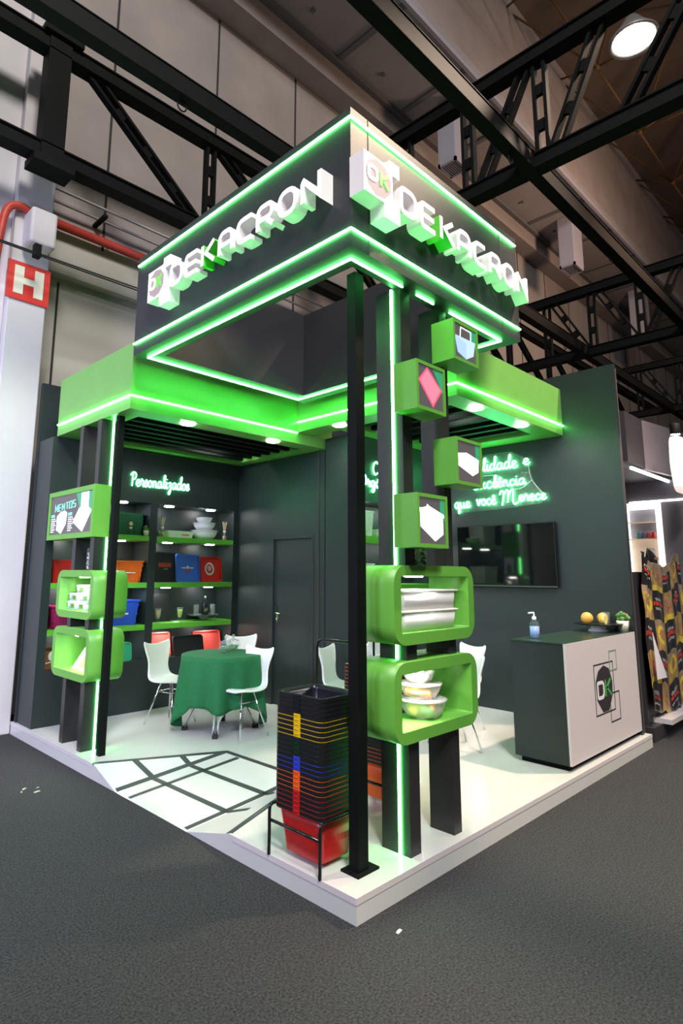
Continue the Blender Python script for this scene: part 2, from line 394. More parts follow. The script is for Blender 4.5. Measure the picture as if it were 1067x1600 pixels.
def zr(x, y):
    if y > 2.43:
        e = (Vector(A_)-Vector(P_)).cross(Vector(C_)-Vector(P_)); z1 = P_[2]-(e.x*(x-P_[0])+e.y*(y-P_[1]))/e.z
        return min(0, max(z1, FLOOR*(1-x/1.02))) if y > 2.5-0.07*x/1.02 else FLOOR*(1-x/1.02)
    if y < 1.5:
        e = (Vector(F_)-Vector(B_)).cross(Vector(D_)-Vector(B_)); z1 = B_[2]-(e.x*(x-B_[0])+e.y*(y-B_[1]))/e.z
        return min(0, max(z1, FLOOR*(1-x/1.02)))
    return min(0, FLOOR*(1-x/1.02))
LINES = [[(0.0,2.925),(1.03,2.435)], [(0.015,2.515),(1.02,2.43)], [(0.015,2.315),(0.99,2.23)], [(0.30,2.78),(0.32,2.49),(0.324,2.28),(0.334,1.525)],
         [(0.66,2.60),(0.651,2.40),(0.677,1.50),(0.72,1.44)], [(0.02,1.54),(0.31,1.52),(0.677,1.50),(0.85,1.50)], [(0.334,1.528),(0.40,1.34)],
         [(0.01,1.045),(0.56,1.25),(1.04,1.44)], [(1.022,2.445),(1.042,1.44)]]
for k, L in enumerate(LINES):
    pts = []
    for (x0,y0),(x1,y1) in zip(L, L[1:]):
        for q in range(12): pts.append((x0+(x1-x0)*q/12, y0+(y1-y0)*q/12))
    pts.append(L[-1])
    mb = MB(); rib_mesh(mb, pts, 0.045, lambda p: (p.x,p.y,zr(p.x,p.y)-0.004), lambda p: (p.x,p.y,zr(p.x,p.y)+0.003))
    mb.build('floor_tape', TAPE, deck)

# ------------------------------------------------------------------ stand walls
mb = MB().box(4.4, 4.455, 0.05, 4.86, 0, 3.9).box(4.455, 4.475, 0.05, 4.86, 0, 3.86, 1)
struct(mb.build('wall_right', [PANEL, mat('wall_edge', (0.12,0.09,0.085), 0.6)]))
struct(MB().box(0.02, 4.4, 4.80, 4.86, 0, 3.74).build('wall_left', PANEL))
# shelving wall on the left
SZ = [2.012, 1.458, 0.97]          # tops of the green shelves
def shelving(x0, x1, y, depth, niches, ztop, label, lx):
    t = thing('shelving_unit', label, 'shelves', ((x0+x1)/2, y+depth/2, 0))
    y1 = y+depth-0.01; mb = MB()
    mb.box(x0, x1, y, y1, 2.41, ztop).box(x0, x1, y, y1, 0, 0.565).box(x0, x1, y1-0.03, y1, 0.565, 2.41)
    xs = [x0]+[q for n in niches for q in n]+[x1]
    for a, b in zip(xs[0::2], xs[1::2]): mb.box(a, b, y, y1-0.03, 0.565, 2.41)
    mb.build('carcass', PANEL, t)
    for a, b in niches:
        for z in SZ: MB().box(a+0.001, b-0.001, y-0.004, y1-0.035, z-0.062, z).build('shelf', SHELFG, t, bevel=0.003)
    for x in lx:
        for z in (2.41, SZ[0]-0.062, SZ[1]-0.062, SZ[2]-0.062):
            MB().lathe([(0.001,0.0),(0.055,0.0),(0.062,0.004),(0.062,0.008)], (x, y+0.15, z-0.009), 20).build('downlight', DOWN, t)
    return t
shelving(0.03, 2.645, 4.40, 0.40, [(0.12,1.255),(1.355,2.52)], 3.04, 'black shelving wall with green shelves under the Personalizados neon', [0.38, 0.96, 1.60, 2.24])
# storage room: door wall faces the seating, front wall carries the second shelving
mb = MB().box(2.6, 2.65, 2.752, 2.95, 0, 3.04).box(2.6, 2.65, 3.66, 4.399, 0, 3.04).box(2.6, 2.65, 2.95, 3.66, 2.0, 3.04)
mb.box(2.592, 2.6, 2.84, 2.862, 0, 3.04, 1).box(2.592, 2.6, 2.935, 2.95, 0, 2.035, 1).box(2.645, 4.4, 2.756, 2.80, 3.04, 3.17)
struct(mb.build('wall_storage', [PANEL, GAP]))
mb = MB().box(2.63, 2.66, 2.95, 3.66, 0.005, 1.995)
d = struct(mb.build('door_1', PANEL))
mb = MB().box(2.618, 2.63, 3.575, 3.605, 0.97, 1.17).tube([(2.618,3.59,1.09),(2.575,3.59,1.09),(2.575,3.50,1.09)], 0.009, 8).tube([(2.618,3.59,1.02),(2.598,3.59,1.02)], 0.014, 10)
mb.build('door_handle', CHROME, d)
shelving(2.60, 4.399, 2.33, 0.42, [(2.665,4.25)], 3.17, 'black shelving with green shelves behind the front columns', [2.9, 3.4, 3.9])

# ------------------------------------------------------------------ green canopies
def led(pts, t, sec=0.0105, name='led_strip'):
    for a, b in zip(pts, pts[1:]): MB().bar(a, b, sec, sec).build(name, LED, t)
def downlight(x, y, z, t, r=0.075):
    MB().lathe([(0.001,0.0),(r-0.01,0.0),(r,0.006),(r,0.012)], (x,y,z-0.012), 24).build('downlight', DOWN, t)
t = thing('canopy', 'green canopy over the seating area on the left', 'canopy', (1.4, 3.5, 3.047))
X0,X1,Y0,Y1,Z0,Z1 = 0.067, 2.725, 2.754, 4.398, 3.047, 3.682
ox0,ox1,oy0,oy1 = 0.27, 2.46, 2.97, 4.27
mb = MB()
for a,b,c,d_ in ((X0,X1,Y0,oy0),(X0,X1,oy1,Y1),(X0,ox0,oy0,oy1),(ox1,X1,oy0,oy1)): mb.box(a,b,c,d_,Z0,Z1)
mb.build('frame', FASCIA, t)
MB().box(ox0,ox1,oy0,oy1,3.25,3.28).build('top_panel', FASCIA, t)
for k in range(7):
    y = oy0+0.10+0.185*k; MB().box(ox0,ox1,y-0.03,y+0.03,3.075,3.185).build('slat', STEELB, t)
led([(X0-0.008,Y1-0.01,3.17),(X0-0.008,Y0-0.008,3.17),(2.14,Y0-0.008,3.17)], t)
for x,y in ((0.75,2.86),(1.87,2.86)): downlight(x,y,Z0,t)
MB().lathe([(0.001,0.0),(0.12,0.0),(0.13,0.01)], (1.92,4.0,3.236), 24).build('panel_lamp', DOWN, t)
t = thing('canopy', 'green canopy over the counter area on the right', 'canopy', (3.2, 1.5, 3.177))
X0,X1,Y0,Y1,Z0,Z1 = 2.144, 4.398, 0.649, 2.328, 3.177, 3.73
ox0,ox1,oy0,oy1 = 2.40, 4.10, 0.88, 2.15
mb = MB()
for a,b,c,d_ in ((X0,X1,Y0,oy0),(X0,X1,oy1,Y1),(X0,ox0,oy0,oy1),(ox1,X1,oy0,oy1)): mb.box(a,b,c,d_,Z0,Z1)
mb.box(X0,2.42,Y1,2.752,Z0,Z1)
mb.build('frame', FASCIA, t)
MB().box(ox0,ox1,oy0,oy1,3.38,3.41).build('top_panel', FASCIA, t)
for k in range(7):
    x = ox0+0.14+0.235*k; MB().box(x-0.035,x+0.035,oy0,oy1,3.205,3.315).build('slat', STEELB, t)
led([(X0-0.008,2.745,3.291),(X0-0.008,Y0-0.008,3.291),(X1,Y0-0.008,3.291)], t)
for x,y in ((2.23,2.17),(2.66,0.765),(3.60,0.765)): downlight(x,y,Z0,t)
MB().lathe([(0.001,0.0),(0.12,0.0),(0.13,0.01)], (3.0,1.3,3.366), 24).build('panel_lamp', DOWN, t)

# ------------------------------------------------------------------ black header box
t = thing('header_box', 'black square header box with green light lines', 'header', (0.97, 1.23, 3.443))
hx0,hx1,hy0,hy1,hz0,hz1 = -0.06, 2.0, -0.04, 2.5, 3.443, 4.345
ix0,ix1,iy0,iy1 = 0.13, 1.80, 0.12, 2.30
mb = MB()
for a,b,c,d_ in ((hx0,hx1,hy0,iy0),(hx0,hx1,iy1,hy1),(hx0,ix0,iy0,iy1),(ix1,hx1,iy0,iy1)): mb.box(a,b,c,d_,hz0,hz1)
for x in (0.10, 1.72): mb.box(x-0.003,x+0.003,hy0-0.0015,hy0,hz0,hz1,1)
mb.build('box', [HEAD, GAP], t)
e = 0.006
led([(hx0-e,hy1-0.01,4.275),(hx0-e,hy0-e,4.275),(hx1-0.02,hy0-e,4.275)], t)
led([(hx0-e,hy1,3.547),(hx0-e,hy0-e,3.547),(hx1,hy0-e,3.547)], t)
z = hz0-0.009
led([(0.04,2.43,z),(0.04,0.05,z),(0.545,0.05,z)], t); led([(0.70,0.05,z),(0.90,0.05,z)], t); led([(1.10,0.05,z),(1.85,0.05,z),(1.85,2.43,z),(0.04,2.43,z)], t)

# raised sign letters
GLY = {
 'D': [([(0,0),(0,1),(0.72,1),(0.95,0.78),(0.95,0.22),(0.72,0)], True)],
 'E': [([(0.92,1),(0,1),(0,0),(0.92,0)], False), ([(0.06,0.5),(0.85,0.5)], False)],
 'K': [([(0.04,0),(0.04,1)], False), ([(0.92,1),(0.22,0.5)], False), ([(0.3,0.55),(0.95,0)], False)],
 'A': [([(0,0),(0,0.8),(0.22,1),(0.72,1),(0.92,0.82),(0.92,0)], False), ([(0.05,0.4),(0.88,0.4)], False)],
 'C': [([(0.92,1),(0,1),(0,0),(0.92,0)], False)],
 'R': [([(0,0),(0,1),(0.9,1),(0.9,0.42),(0.1,0.42)], False), ([(0.5,0.42),(0.95,0)], False)],
 'O': [([(0,0),(0,1),(0.95,1),(0.95,0)], True)],
 'N': [([(0,0),(0,0.88)], False), ([(0.0,1),(0.92,0.0),(0.92,1)], False)],
 'M': [([(0,0),(0,1),(0.5,0.35),(1,1),(1,0)], False)],
 'T': [([(0,1),(1,1)], False), ([(0.5,1),(0.5,0)], False)],
 'S': [([(0.9,1),(0.05,1),(0.05,0.52),(0.9,0.48),(0.9,0),(0,0)], False)],
}
RND = dict(D=0.22, E=0.16, A=0.24, C=0.32, R=0.3, O=0.42, S=0.25)
def letter_mesh(ch, x, z, wd, ht, st, fb, ff, mf, ms):
    """fb/ff map (x, z) to the back and front planes"""
    mb = MB()
    for pts, cl in GLY[ch]:
        q = [(x+st/2+px*(wd-st)/0.95, z+st/2+pz*(ht-st)) for px, pz in pts]
        r = RND.get(ch, 0)*wd
        if r and len(q) > 2: q = rnd_corner(q, r, cl)
        rib_mesh(mb, q, st, fb, ff, mf, ms, cl)
    return mb
def sign(label, fb, ff, x_logo, x_let, zlet, fm, fo):
    t = thing('letter_sign', label, 'sign', fb(Vector((x_let+0.9, zlet))))
    for k, ch in enumerate('DEKACRON'):
        letter_mesh(ch, x_let+0.2145*k, zlet, 0.185, 0.19, 0.033, fb, ff, 0, 1).build('letter', [LETF, LETG if ch == 'K' else LETS], t)
    lg = MB()
    def blk(a,b,c,d_): lg.prism([(a,c),(b,c),(b,d_),(a,d_)], lambda p: fb(Vector(p)), lambda p: ff(Vector(p)), 0, 1)
    x, z = x_logo, zlet
    blk(x, x+0.265, z-0.012, z+0.245); blk(x+0.235, x+0.335, z+0.205, z+0.295); blk(x+0.185, x+0.335, z-0.10, z+0.045)
    lo = lg.build('logo_block', [LETF, LETS], t)
    oc = [(x+0.132+0.122*math.cos(a)*1.0, z+0.117+0.118*math.sin(a)) for a in [2*PI*(k+0.5)/9 for k in range(9)]]
    MB().prism(oc, lambda p: ff(Vector(p)), lambda p: fm(Vector(p))).build('octagon', OCT, lo)
    letter_mesh('D', x+0.03, z+0.075, 0.095, 0.10, 0.02, fm, fo, 0, 0).build('logo_letter_d', LETF, lo)
    letter_mesh('K', x+0.137, z+0.065, 0.09, 0.11, 0.02, fm, fo, 0, 0).build('logo_letter_k', LETK, lo)
sign('white raised letter sign on the right face of the header', lambda p: (p.x, hy0, p.y), lambda p: (p.x, hy0-0.11, p.y), -0.07, 0.265, 3.755,
     lambda p: (p.x, hy0-0.113, p.y), lambda p: (p.x, hy0-0.118, p.y))
sign('white raised letter sign on the left face of the header', lambda p: (hx0, 2.05-p.x, p.y), lambda p: (hx0-0.10, 2.05-p.x, p.y), -0.07, 0.265, 3.785,
     lambda p: (hx0-0.103, 2.05-p.x, p.y), lambda p: (hx0-0.108, 2.05-p.x, p.y))

# ------------------------------------------------------------------ fins, posts, display boxes
def fin(label, x0, x1, y0, y1, ztop, gaps, ledpos):
    t = thing('column_fin', label, 'column', ((x0+x1)/2, (y0+y1)/2, 0))
    zs = [0]+[q for g in gaps for q in g]+[ztop]
    for a, b in zip(zs[0::2], zs[1::2]): MB().box(x0, x1, y0, y1, a, b).build('panel', FIN, t)
    if ledpos:
        for a, b in zip(zs[0::2], zs[1::2]): MB().box(ledpos[0]-0.0065, ledpos[0]+0.0065, ledpos[1]-0.0065, ledpos[1]+0.0065, a+0.002, b-0.002).build('led_strip', LED, t)
GC = [(0.63, 1.073), (1.168, 1.63)]
fin('tall black front fin carrying the green light line beside the thin post', 0.545, 0.645, 0.07, 0.275, 3.443, GC, (0.540, 0.14))
fin('tall black front fin without light line right of the lit fin', 0.985, 1.07, 0.065, 0.24, 3.443, GC, None)
GL = [(0.592, 1.055), (1.145, 1.595), (1.905, 2.40)]
fin('black fin with green light line in the left column group', 0.058, 0.258, 3.292, 3.372, 3.047, GL, (0.18, 3.287))
fin('black fin without light line nearest the left shelving', 0.058, 0.258, 3.69, 3.765, 3.047, GL, None)
t = thing('steel_post', 'slim square black steel post at the front corner of the stand', 'post', (0.22, 0.175, 0))
MB().box(0.18, 0.262, 0.14, 0.212, 0, 3.443).build('shaft', STEELB, t, bevel=0.004)
MB().box(0.15, 0.325, 0.118, 0.245, 0.0, 0.012).build('base_plate', STEELB, t)
t = thing('steel_post', 'slim square black steel post in front of the left column group', 'post', (0.15, 3.09, 0))
MB().box(0.121, 0.181, 3.06, 3.12, 0, 3.047).build('shaft', STEELB, t, bevel=0.004)

def box_frame(axis, d0, d1, outer, inner, r, ri):
    """tube of rounded rectangular section; outer/inner = (a0, a1, z0, z1)"""
    O = rrect(*outer, r); I = rrect(*inner, ri); n = len(O)
    P = (lambda p, d: (p[0], d, p[1])) if axis == 'y' else (lambda p, d: (d, p[0], p[1]))
    mb = MB(); vs = [P(p, d0) for p in O]+[P(p, d1) for p in O]+[P(p, d0) for p in I]+[P(p, d1) for p in I]
    mb.add(vs, [])
    for i in range(n):
        j = (i+1) % n
        for q, sm in (((i,j,n+j,n+i), True), ((2*n+i,3*n+i,3*n+j,2*n+j), True), ((i,2*n+i,2*n+j,j), False), ((n+i,n+j,3*n+j,3*n+i), False)):
            mb.f.append(list(q)); mb.m.append(0); mb.sm.append(sm)
    return mb
def display_box(label, axis, d0, d1, a0, a1, z0, z1):
    t = thing('display_box', label, 'display box', ((a0+a1)/2, (d0+d1)/2, z0) if axis == 'y' else ((d0+d1)/2, (a0+a1)/2, z0))
    o = box_frame(axis, d0, d1, (a0,a1,z0,z1), (a0+0.068,a1-0.068,z0+0.068,z1-0.065), 0.11, 0.012).build('frame', GREEN, t)
    c = a0+0.28 if axis == 'y' else (a0+a1)/2-0.10; dm = (d0+d1)/2
    p = (c, d0+0.066, z1-0.07) if axis == 'y' else (d0+0.066, c, z1-0.07)
    MB().lathe([(0.001,0),(0.055,0),(0.06,0.005)], p, 20).build('downlight', mat('box_lamp', (1,1,1), 0.4, emit=(1,0.97,0.93), es=230.0), t)
display_box('upper rounded green display box holding two stacked plastic tubs', 'y', 0.02, 0.33, 0.365, 1.235, 1.168, 1.631)
display_box('lower rounded green display box holding a tower of bowls', 'y', 0.02, 0.33, 0.355, 1.24, 0.625, 1.073)
display_box('upper rounded green display box with small labelled tubs, left group', 'x', 0.03, 0.37, 3.188, 4.0, 1.145, 1.595)
display_box('lower rounded green display box with a pointed white card, left group', 'x', 0.03, 0.37, 3.195, 4.01, 0.592, 1.055)

# small illuminated picture cubes
POST = mat('poster_grey', (0.065, 0.06, 0.062), 0.35, emit=(0.30,0.27,0.27), es=0.22)
POSTG = mat('poster_green', (0.03, 0.30, 0.14), 0.35, emit=(0.05, 0.50, 0.24), es=0.35)
PBLUE = mat('poster_blue', (0.35, 0.55, 0.95), 0.4, emit=(0.40, 0.58, 1.0), es=0.55)
PBLUE2 = mat('poster_blue_light', (0.4, 0.55, 0.8), 0.4, emit=(0.50, 0.70, 1.0), es=0.65)
PPINK = mat('poster_pink', (0.5, 0.06, 0.12), 0.4, emit=(1.0, 0.16, 0.28), es=0.6)
PPINK2 = mat('poster_pink_light', (0.6, 0.15, 0.22), 0.4, emit=(1.0, 0.25, 0.36), es=0.72)
PWHITE = mat('poster_white', (1, 1, 1), 0.4, emit=(1, 1, 1), es=1.25)
def cube_light(label, x0, x1, z0, z1, shapes, y0=-0.105, y1=0.068):
    t = thing('light_cube', label, 'light box', ((x0+x1)/2, (y0+y1)/2, z0))
    b = 0.022; mb = MB()
    mb.box(x0,x1,y0,y1,z1-b,z1).box(x0,x1,y0,y1,z0,z0+b).box(x0,x0+b,y0,y1,z0+b,z1-b).box(x1-b,x1,y0,y1,z0+b,z1-b).box(x0+b,x1-b,y1-0.02,y1,z0+b,z1-b)
    mb.build('frame', GREEN, t)
    p = MB().box(x0+b,x1-b,y0+0.008,y0+0.02,z0+b,z1-b).build('poster', POST, t)
    W = x1-x0-2*b; H = z1-z0-2*b
    for k, (nm, m, poly) in enumerate(shapes):
        dy = 0.0005*(k+1)
        q = [(x0+b+u*W, z0+b+v*H) for u, v in poly]
        MB().prism(q, lambda s: (s[0], y0+0.0078, s[1]), lambda s: (s[0], y0+0.0078-dy, s[1])).build(nm, m, p)
def line_poly(a, b, w_):
    a = Vector(a); b = Vector(b); n = (b-a).normalized(); n = Vector((-n.y, n.x))*w_/2
    return [a-n, b-n, b+n, a+n]
GR = ('green_corner', POSTG, [(0.62,0.99),(0.99,0.45),(0.99,0.99)])
GS = ('green_corner', POSTG, [(0.82,0.99),(0.82,0.58),(0.99,0.52),(0.99,0.99)])
cube_light('green picture cube showing a blue shopping basket, top right of the fins', 0.892, 1.21, 3.0, 3.285,
  [GR, ('handle', PWHITE, line_poly((0.26,0.62),(0.31,0.95),0.03)), ('handle', PWHITE, line_poly((0.31,0.94),(0.78,0.93),0.03)), ('handle', PWHITE, line_poly((0.78,0.94),(0.76,0.62),0.03)),
   ('basket', PBLUE2, [(0.14,0.16),(0.52,0.04),(0.86,0.22),(0.97,0.66),(0.02,0.64)]), ('basket_side', PBLUE, [(0.14,0.16),(0.52,0.04),(0.52,0.52),(0.02,0.64)])])
cube_light('green picture cube showing a pink tray', 0.46, 0.775, 2.573, 2.885,
  [GR, ('tray', PPINK, [(0.02,0.62),(0.58,0.04),(0.97,0.52),(0.38,0.99)]), ('tray_face', PPINK2, [(0.09,0.62),(0.58,0.12),(0.90,0.52),(0.38,0.92)])])
cube_light('green picture cube showing a white bin, right of the upper fins', 0.877, 1.20, 2.155, 2.465,
  [GS, ('bin', PWHITE, [(0.03,0.38),(0.66,0.18),(0.92,0.30),(0.96,0.62),(0.42,0.74),(0.01,0.68)])])
cube_light('green picture cube showing a white crate, above the tub display box', 0.437, 0.755, 1.735, 2.055,
  [GS, ('crate', PWHITE, [(0.06,0.36),(0.60,0.06),(0.92,0.22),(0.92,0.58),(0.97,0.60),(0.96,0.66),(0.40,0.82),(0.33,0.86),(0.28,0.80),(0.08,0.76),(0.0,0.78),(0.0,0.70),(0.05,0.68)])])

# wide light box on the left group
t = thing('light_box', 'wide green light box with a mint lettered poster on the left columns', 'light box', (0.11, 3.84, 1.905))
x0,x1,y0,y1,z0,z1 = 0.03,0.195,3.285,4.378,1.905,2.405; b = 0.05
MB().box(x0,x1,y0,y1,z1-b,z1).box(x0,x1,y0,y1,z0,z0+b).box(x0,x1,y0,y0+b,z0+b,z1-b).box(x0,x1,y1-b,y1,z0+b,z1-b).box(x1-0.02,x1,y0+b,y1-b,z0+b,z1-b).build('frame', GREEN, t)
pst = MB().box(x0+0.010,x0+0.02,y0+b,y1-b,z0+b,z1-b).build('poster', POST, t)
W = y1-y0-2*b; H = z1-z0-2*b
def lp(p, k=1): return (x0+0.010-0.0006*k, y1-b-p[0]*W, z0+b+p[1]*H)
def lshape(nm, m, poly, k=1): MB().prism(poly, lambda p: lp(p, 0), lambda p: lp(p, k)).build(nm, m, pst)
lshape('green_band', POSTG, [(0.62,0.99),(0.72,0.55),(0.74,0.99)]); lshape('green_band', POSTG, [(0.92,0.98),(0.92,0.35),(0.985,0.45),(0.985,0.98)])
lshape('white_box', PWHITE, [(0.57,0.28),(0.80,0.02),(0.99,0.52),(0.91,0.60),(0.91,0.98),(0.74,0.98),(0.74,0.64),(0.70,0.60)], 2)
lshape('white_bottle', PWHITE, [(0.17,0.12),(0.29,0.02),(0.40,0.25),(0.42,0.54),(0.36,0.60),(0.26,0.58),(0.17,0.48)], 2)
MINT = mat('poster_mint', (0.2, 0.85, 0.6), 0.4, emit=(0.16, 0.75, 0.48), es=0.8)
for k, ch in enumerate('MENTOS'):
    mb = MB()
    for pts, cl in GLY[ch]:
        q = [(0.10+0.088*k+0.062*px+0.012, 0.60+0.012*k+0.17*pz) for px, pz in pts]
        rib_mesh(mb, q, 0.020, lambda p: lp(p, 0), lambda p: lp(p, 1.5), 0, 0, cl)
    mb.build('letter', MINT, pst)
PTXT = mat('poster_text', (0.8,0.8,0.85), 0.4, emit=(0.75,0.72,0.85), es=0.7)
for bx in (0.02, 0.45):
    mb = MB()
    for r in range(7):
        ww = (0.11, 0.13, 0.10, 0.12, 0.09, 0.11, 0.08)[r]
        z_ = 0.40-0.055*r
        mb.prism([(bx,z_),(bx+ww,z_),(bx+ww,z_+0.028),(bx,z_+0.028)], lambda p: lp(p,0), lambda p: lp(p,1))
    mb.build('text_lines', PTXT, pst)
    lshape('mint_label', MINT, [(bx,0.46),(bx+0.09,0.46),(bx+0.09,0.53),(bx,0.53)])

# ------------------------------------------------------------------ neon script
G2 = {
 'a': (1.02, [[(0.76,0.85),(0.5,1.0),(0.2,0.85),(0.08,0.45),(0.25,0.04),(0.5,0.15),(0.76,0.85)], [(0.78,0.95),(0.74,0.4),(0.85,0.05),(1.05,0.25)]]),
 'l': (0.56, [[(0,0.2),(0.3,0.9),(0.5,1.7),(0.4,2.0),(0.25,1.7),(0.22,0.6),(0.32,0.05),(0.58,0.25)]]),
 'i': (0.45, [[(0.0,0.3),(0.16,1.0),(0.14,0.3),(0.25,0.03),(0.48,0.25)], [(0.2,1.38),(0.21,1.45)]]),
 'd': (1.02, [[(0.76,0.85),(0.5,1.0),(0.2,0.85),(0.08,0.45),(0.25,0.04),(0.5,0.15),(0.74,0.7),(0.95,1.8),(0.86,2.0),(0.76,1.5),(0.74,0.4),(0.85,0.05),(1.05,0.25)]]),
 'e': (0.80, [[(0.0,0.3),(0.4,0.5),(0.62,0.78),(0.45,1.0),(0.2,0.85),(0.12,0.4),(0.32,0.03),(0.6,0.1),(0.85,0.35)]]),
 'c': (0.78, [[(0.65,0.8),(0.48,1.0),(0.2,0.85),(0.1,0.4),(0.3,0.03),(0.6,0.1),(0.82,0.35)]]),
 'n': (0.95, [[(0.02,0.6),(0.14,0.97),(0.15,0.0)], [(0.15,0.45),(0.38,0.95),(0.6,0.85),(0.62,0.3),(0.74,0.03),(0.98,0.3)]]),
 'r': (0.72, [[(0.0,0.3),(0.2,1.1),(0.32,0.9),(0.55,0.85),(0.48,0.3),(0.58,0.03),(0.76,0.25)]]),
 's': (0.66, [[(0,0.15),(0.36,1.05),(0.52,0.55),(0.42,0.08),(0.15,0.05),(0.4,0.1),(0.68,0.3)]]),
 'o': (0.84, [[(0.4,1.0),(0.12,0.75),(0.12,0.25),(0.4,0.02),(0.68,0.3),(0.65,0.8),(0.4,1.0),(0.58,0.82),(0.86,0.85)]]),
 'z': (0.78, [[(0.02,0.8),(0.4,1.0),(0.58,0.8),(0.3,0.45),(0.55,0.3),(0.5,-0.4),(0.25,-0.8),(0.15,-0.5),(0.5,0.0),(0.85,0.35)]]),
 'u': (0.95, [[(0.02,0.7),(0.1,0.95),(0.1,0.3),(0.3,0.02),(0.55,0.3),(0.68,0.95)], [(0.68,0.95),(0.66,0.3),(0.78,0.03),(0.98,0.3)]]),
 'q': (0.98, [[(0.76,0.85),(0.5,1.0),(0.2,0.85),(0.08,0.45),(0.25,0.04),(0.5,0.15),(0.76,0.85)], [(0.78,0.95),(0.74,0.0),(0.70,-0.7),(0.82,-0.85),(0.92,-0.4),(0.85,0.0),(1.0,0.3)]]),
 'g': (1.0, [[(0.76,0.85),(0.5,1.0),(0.2,0.85),(0.08,0.45),(0.25,0.04),(0.5,0.15),(0.76,0.85)], [(0.78,0.95),(0.76,0.1),(0.68,-0.6),(0.4,-0.85),(0.3,-0.6),(0.62,-0.15),(1.02,0.3)]]),
 'v': (0.84, [[(0.0,0.8),(0.14,0.97),(0.3,0.05),(0.55,0.5),(0.6,1.0),(0.88,0.85)]]),
 'x': (0.85, [[(0.0,0.75),(0.2,0.95),(0.55,0.1),(0.88,0.3)], [(0.72,0.97),(0.1,0.02)]]),
 'P': (1.0, [[(0.3,0),(0.36,1.0),(0.4,1.95)], [(0.0,1.55),(0.4,2.0),(0.9,1.85),(0.95,1.3),(0.65,0.98),(0.36,0.95)]]),
 'Q': (1.42, [[(0.7,2.0),(0.2,1.7),(0.1,0.6),(0.5,0.05),(1.1,0.3),(1.25,1.3),(0.95,1.95),(0.7,2.0)], [(0.75,0.5),(1.05,0.05),(1.42,-0.05)]]),
 'E': (1.05, [[(0.95,1.8),(0.6,2.0),(0.25,1.7),(0.3,1.25),(0.58,1.08),(0.15,0.85),(0.1,0.3),(0.5,0.02),(1.08,0.35)]]),
 'M': (1.7, [[(0.0,1.4),(0.12,1.8),(0.34,1.75),(0.32,0.8),(0.2,0)], [(0.32,1.1),(0.6,1.85),(0.78,1.8),(0.76,0.9),(0.7,0.3)], [(0.76,0.9),(1.05,1.85),(1.25,1.7),(1.2,0.5),(1.35,0.03),(1.7,0.3)]]),
 'C': (1.0, [[(0.9,1.7),(0.65,2.0),(0.2,1.5),(0.1,0.6),(0.45,0.03),(1.0,0.4)]]),
 'O': (1.25, [[(0.6,2.0),(0.15,1.5),(0.12,0.5),(0.55,0.03),(1.05,0.5),(1.05,1.5),(0.6,2.0)]]),
 '^': (0, [[(-0.62,1.22),(-0.40,1.50),(-0.18,1.22)]]),
}
def script_word(text, u, v, su, sv, f, r, spacing=0.03):
    """one tube mesh per word; f maps (u, v) to 3D"""
    mb = MB(); x = 0
    for ch in text:
        adv, strokes = G2[ch]
        for st in strokes:
            pts = [f(u+(x+p.x)*su, v+p.y*sv) for p in smooth_line([(a, b, 0) for a, b in st], 5)]
            mb.tube(pts, r, 7)
        x += adv+(spacing if ch != '^' else 0)
    return mb, x*su
def neon(label, words, f, r):
    t = thing('neon_sign', label, 'neon sign', f(words[0][1], words[0][2]))
    for text, u, v, width, sv in words:
        n = sum(G2[c][0]+(0.03 if c != '^' else 0) for c in text)
        mb, _ = script_word(text, u, v, width/n, sv, f, r); mb.build('neon_word', NEON, t)
    return t
neon('green neon script reading Personalizados above the left shelving', [('Personalizados', 0.965, 2.595, 0.82, 0.083)], lambda u, v: (u, 4.385, v+0.02*(u-0.96)), 0.0072)
fQ = lambda u, v: (4.365, 2.2-u, v)
t = neon('green neon script reading Qualidade e Excelência que você Merece', [
   ('Qualidade', 0.20, 2.865, 0.79, 0.085), ('e', 1.065, 2.885, 0.085, 0.075), ('Exce', 0.37, 2.645, 0.36, 0.085), ('le^ncia', 0.66, 2.65, 0.43, 0.075),
   ('que', 0.10, 2.425, 0.23, 0.075), ('voce^', 0.42, 2.44, 0.27, 0.075), ('M', 0.74, 2.42, 0.25, 0.095), ('erece', 0.985, 2.45, 0.345, 0.07)], fQ, 0.0082)
mb = MB()
q = [fQ(*p) for p in [(0.02,2.36),(0.75,2.375),(1.25,2.41),(1.32,2.46),(1.17,2.70),(1.13,2.93),(1.05,3.0),(0.9,3.08),(0.2,3.08),(0.0,2.7)]]
mb.add([Vector(p)+Vector((0.015,0,0)) for p in q]+[Vector(p)+Vector((0.022,0,0)) for p in q], [tuple(range(10)), tuple(range(10,20))]+[(i,(i+1)%10,10+(i+1)%10,10+i) for i in range(10)])
mb.build('acrylic_backing', ACRYL, t)
mb = MB().tube(smooth_line([fQ(0.52,2.81), fQ(0.75,2.785), fQ(0.91,2.62), fQ(1.03,2.61), fQ(1.16,2.69)]), 0.004, 6); mb.build('wire', WPLAST, t)
mb = MB().tube(smooth_line([fQ(1.13,2.9), fQ(1.16,2.7), fQ(1.31,2.5)]), 0.003, 6); mb.build('wire', WPLAST, t)
neon('green neon script on the storage front seen between post and fin', [('C', 2.965, 2.735, 0.10, 0.08), ('Orga^', 2.74, 2.585, 0.37, 0.072)], lambda u, v: (u, 2.315, v), 0.0085)

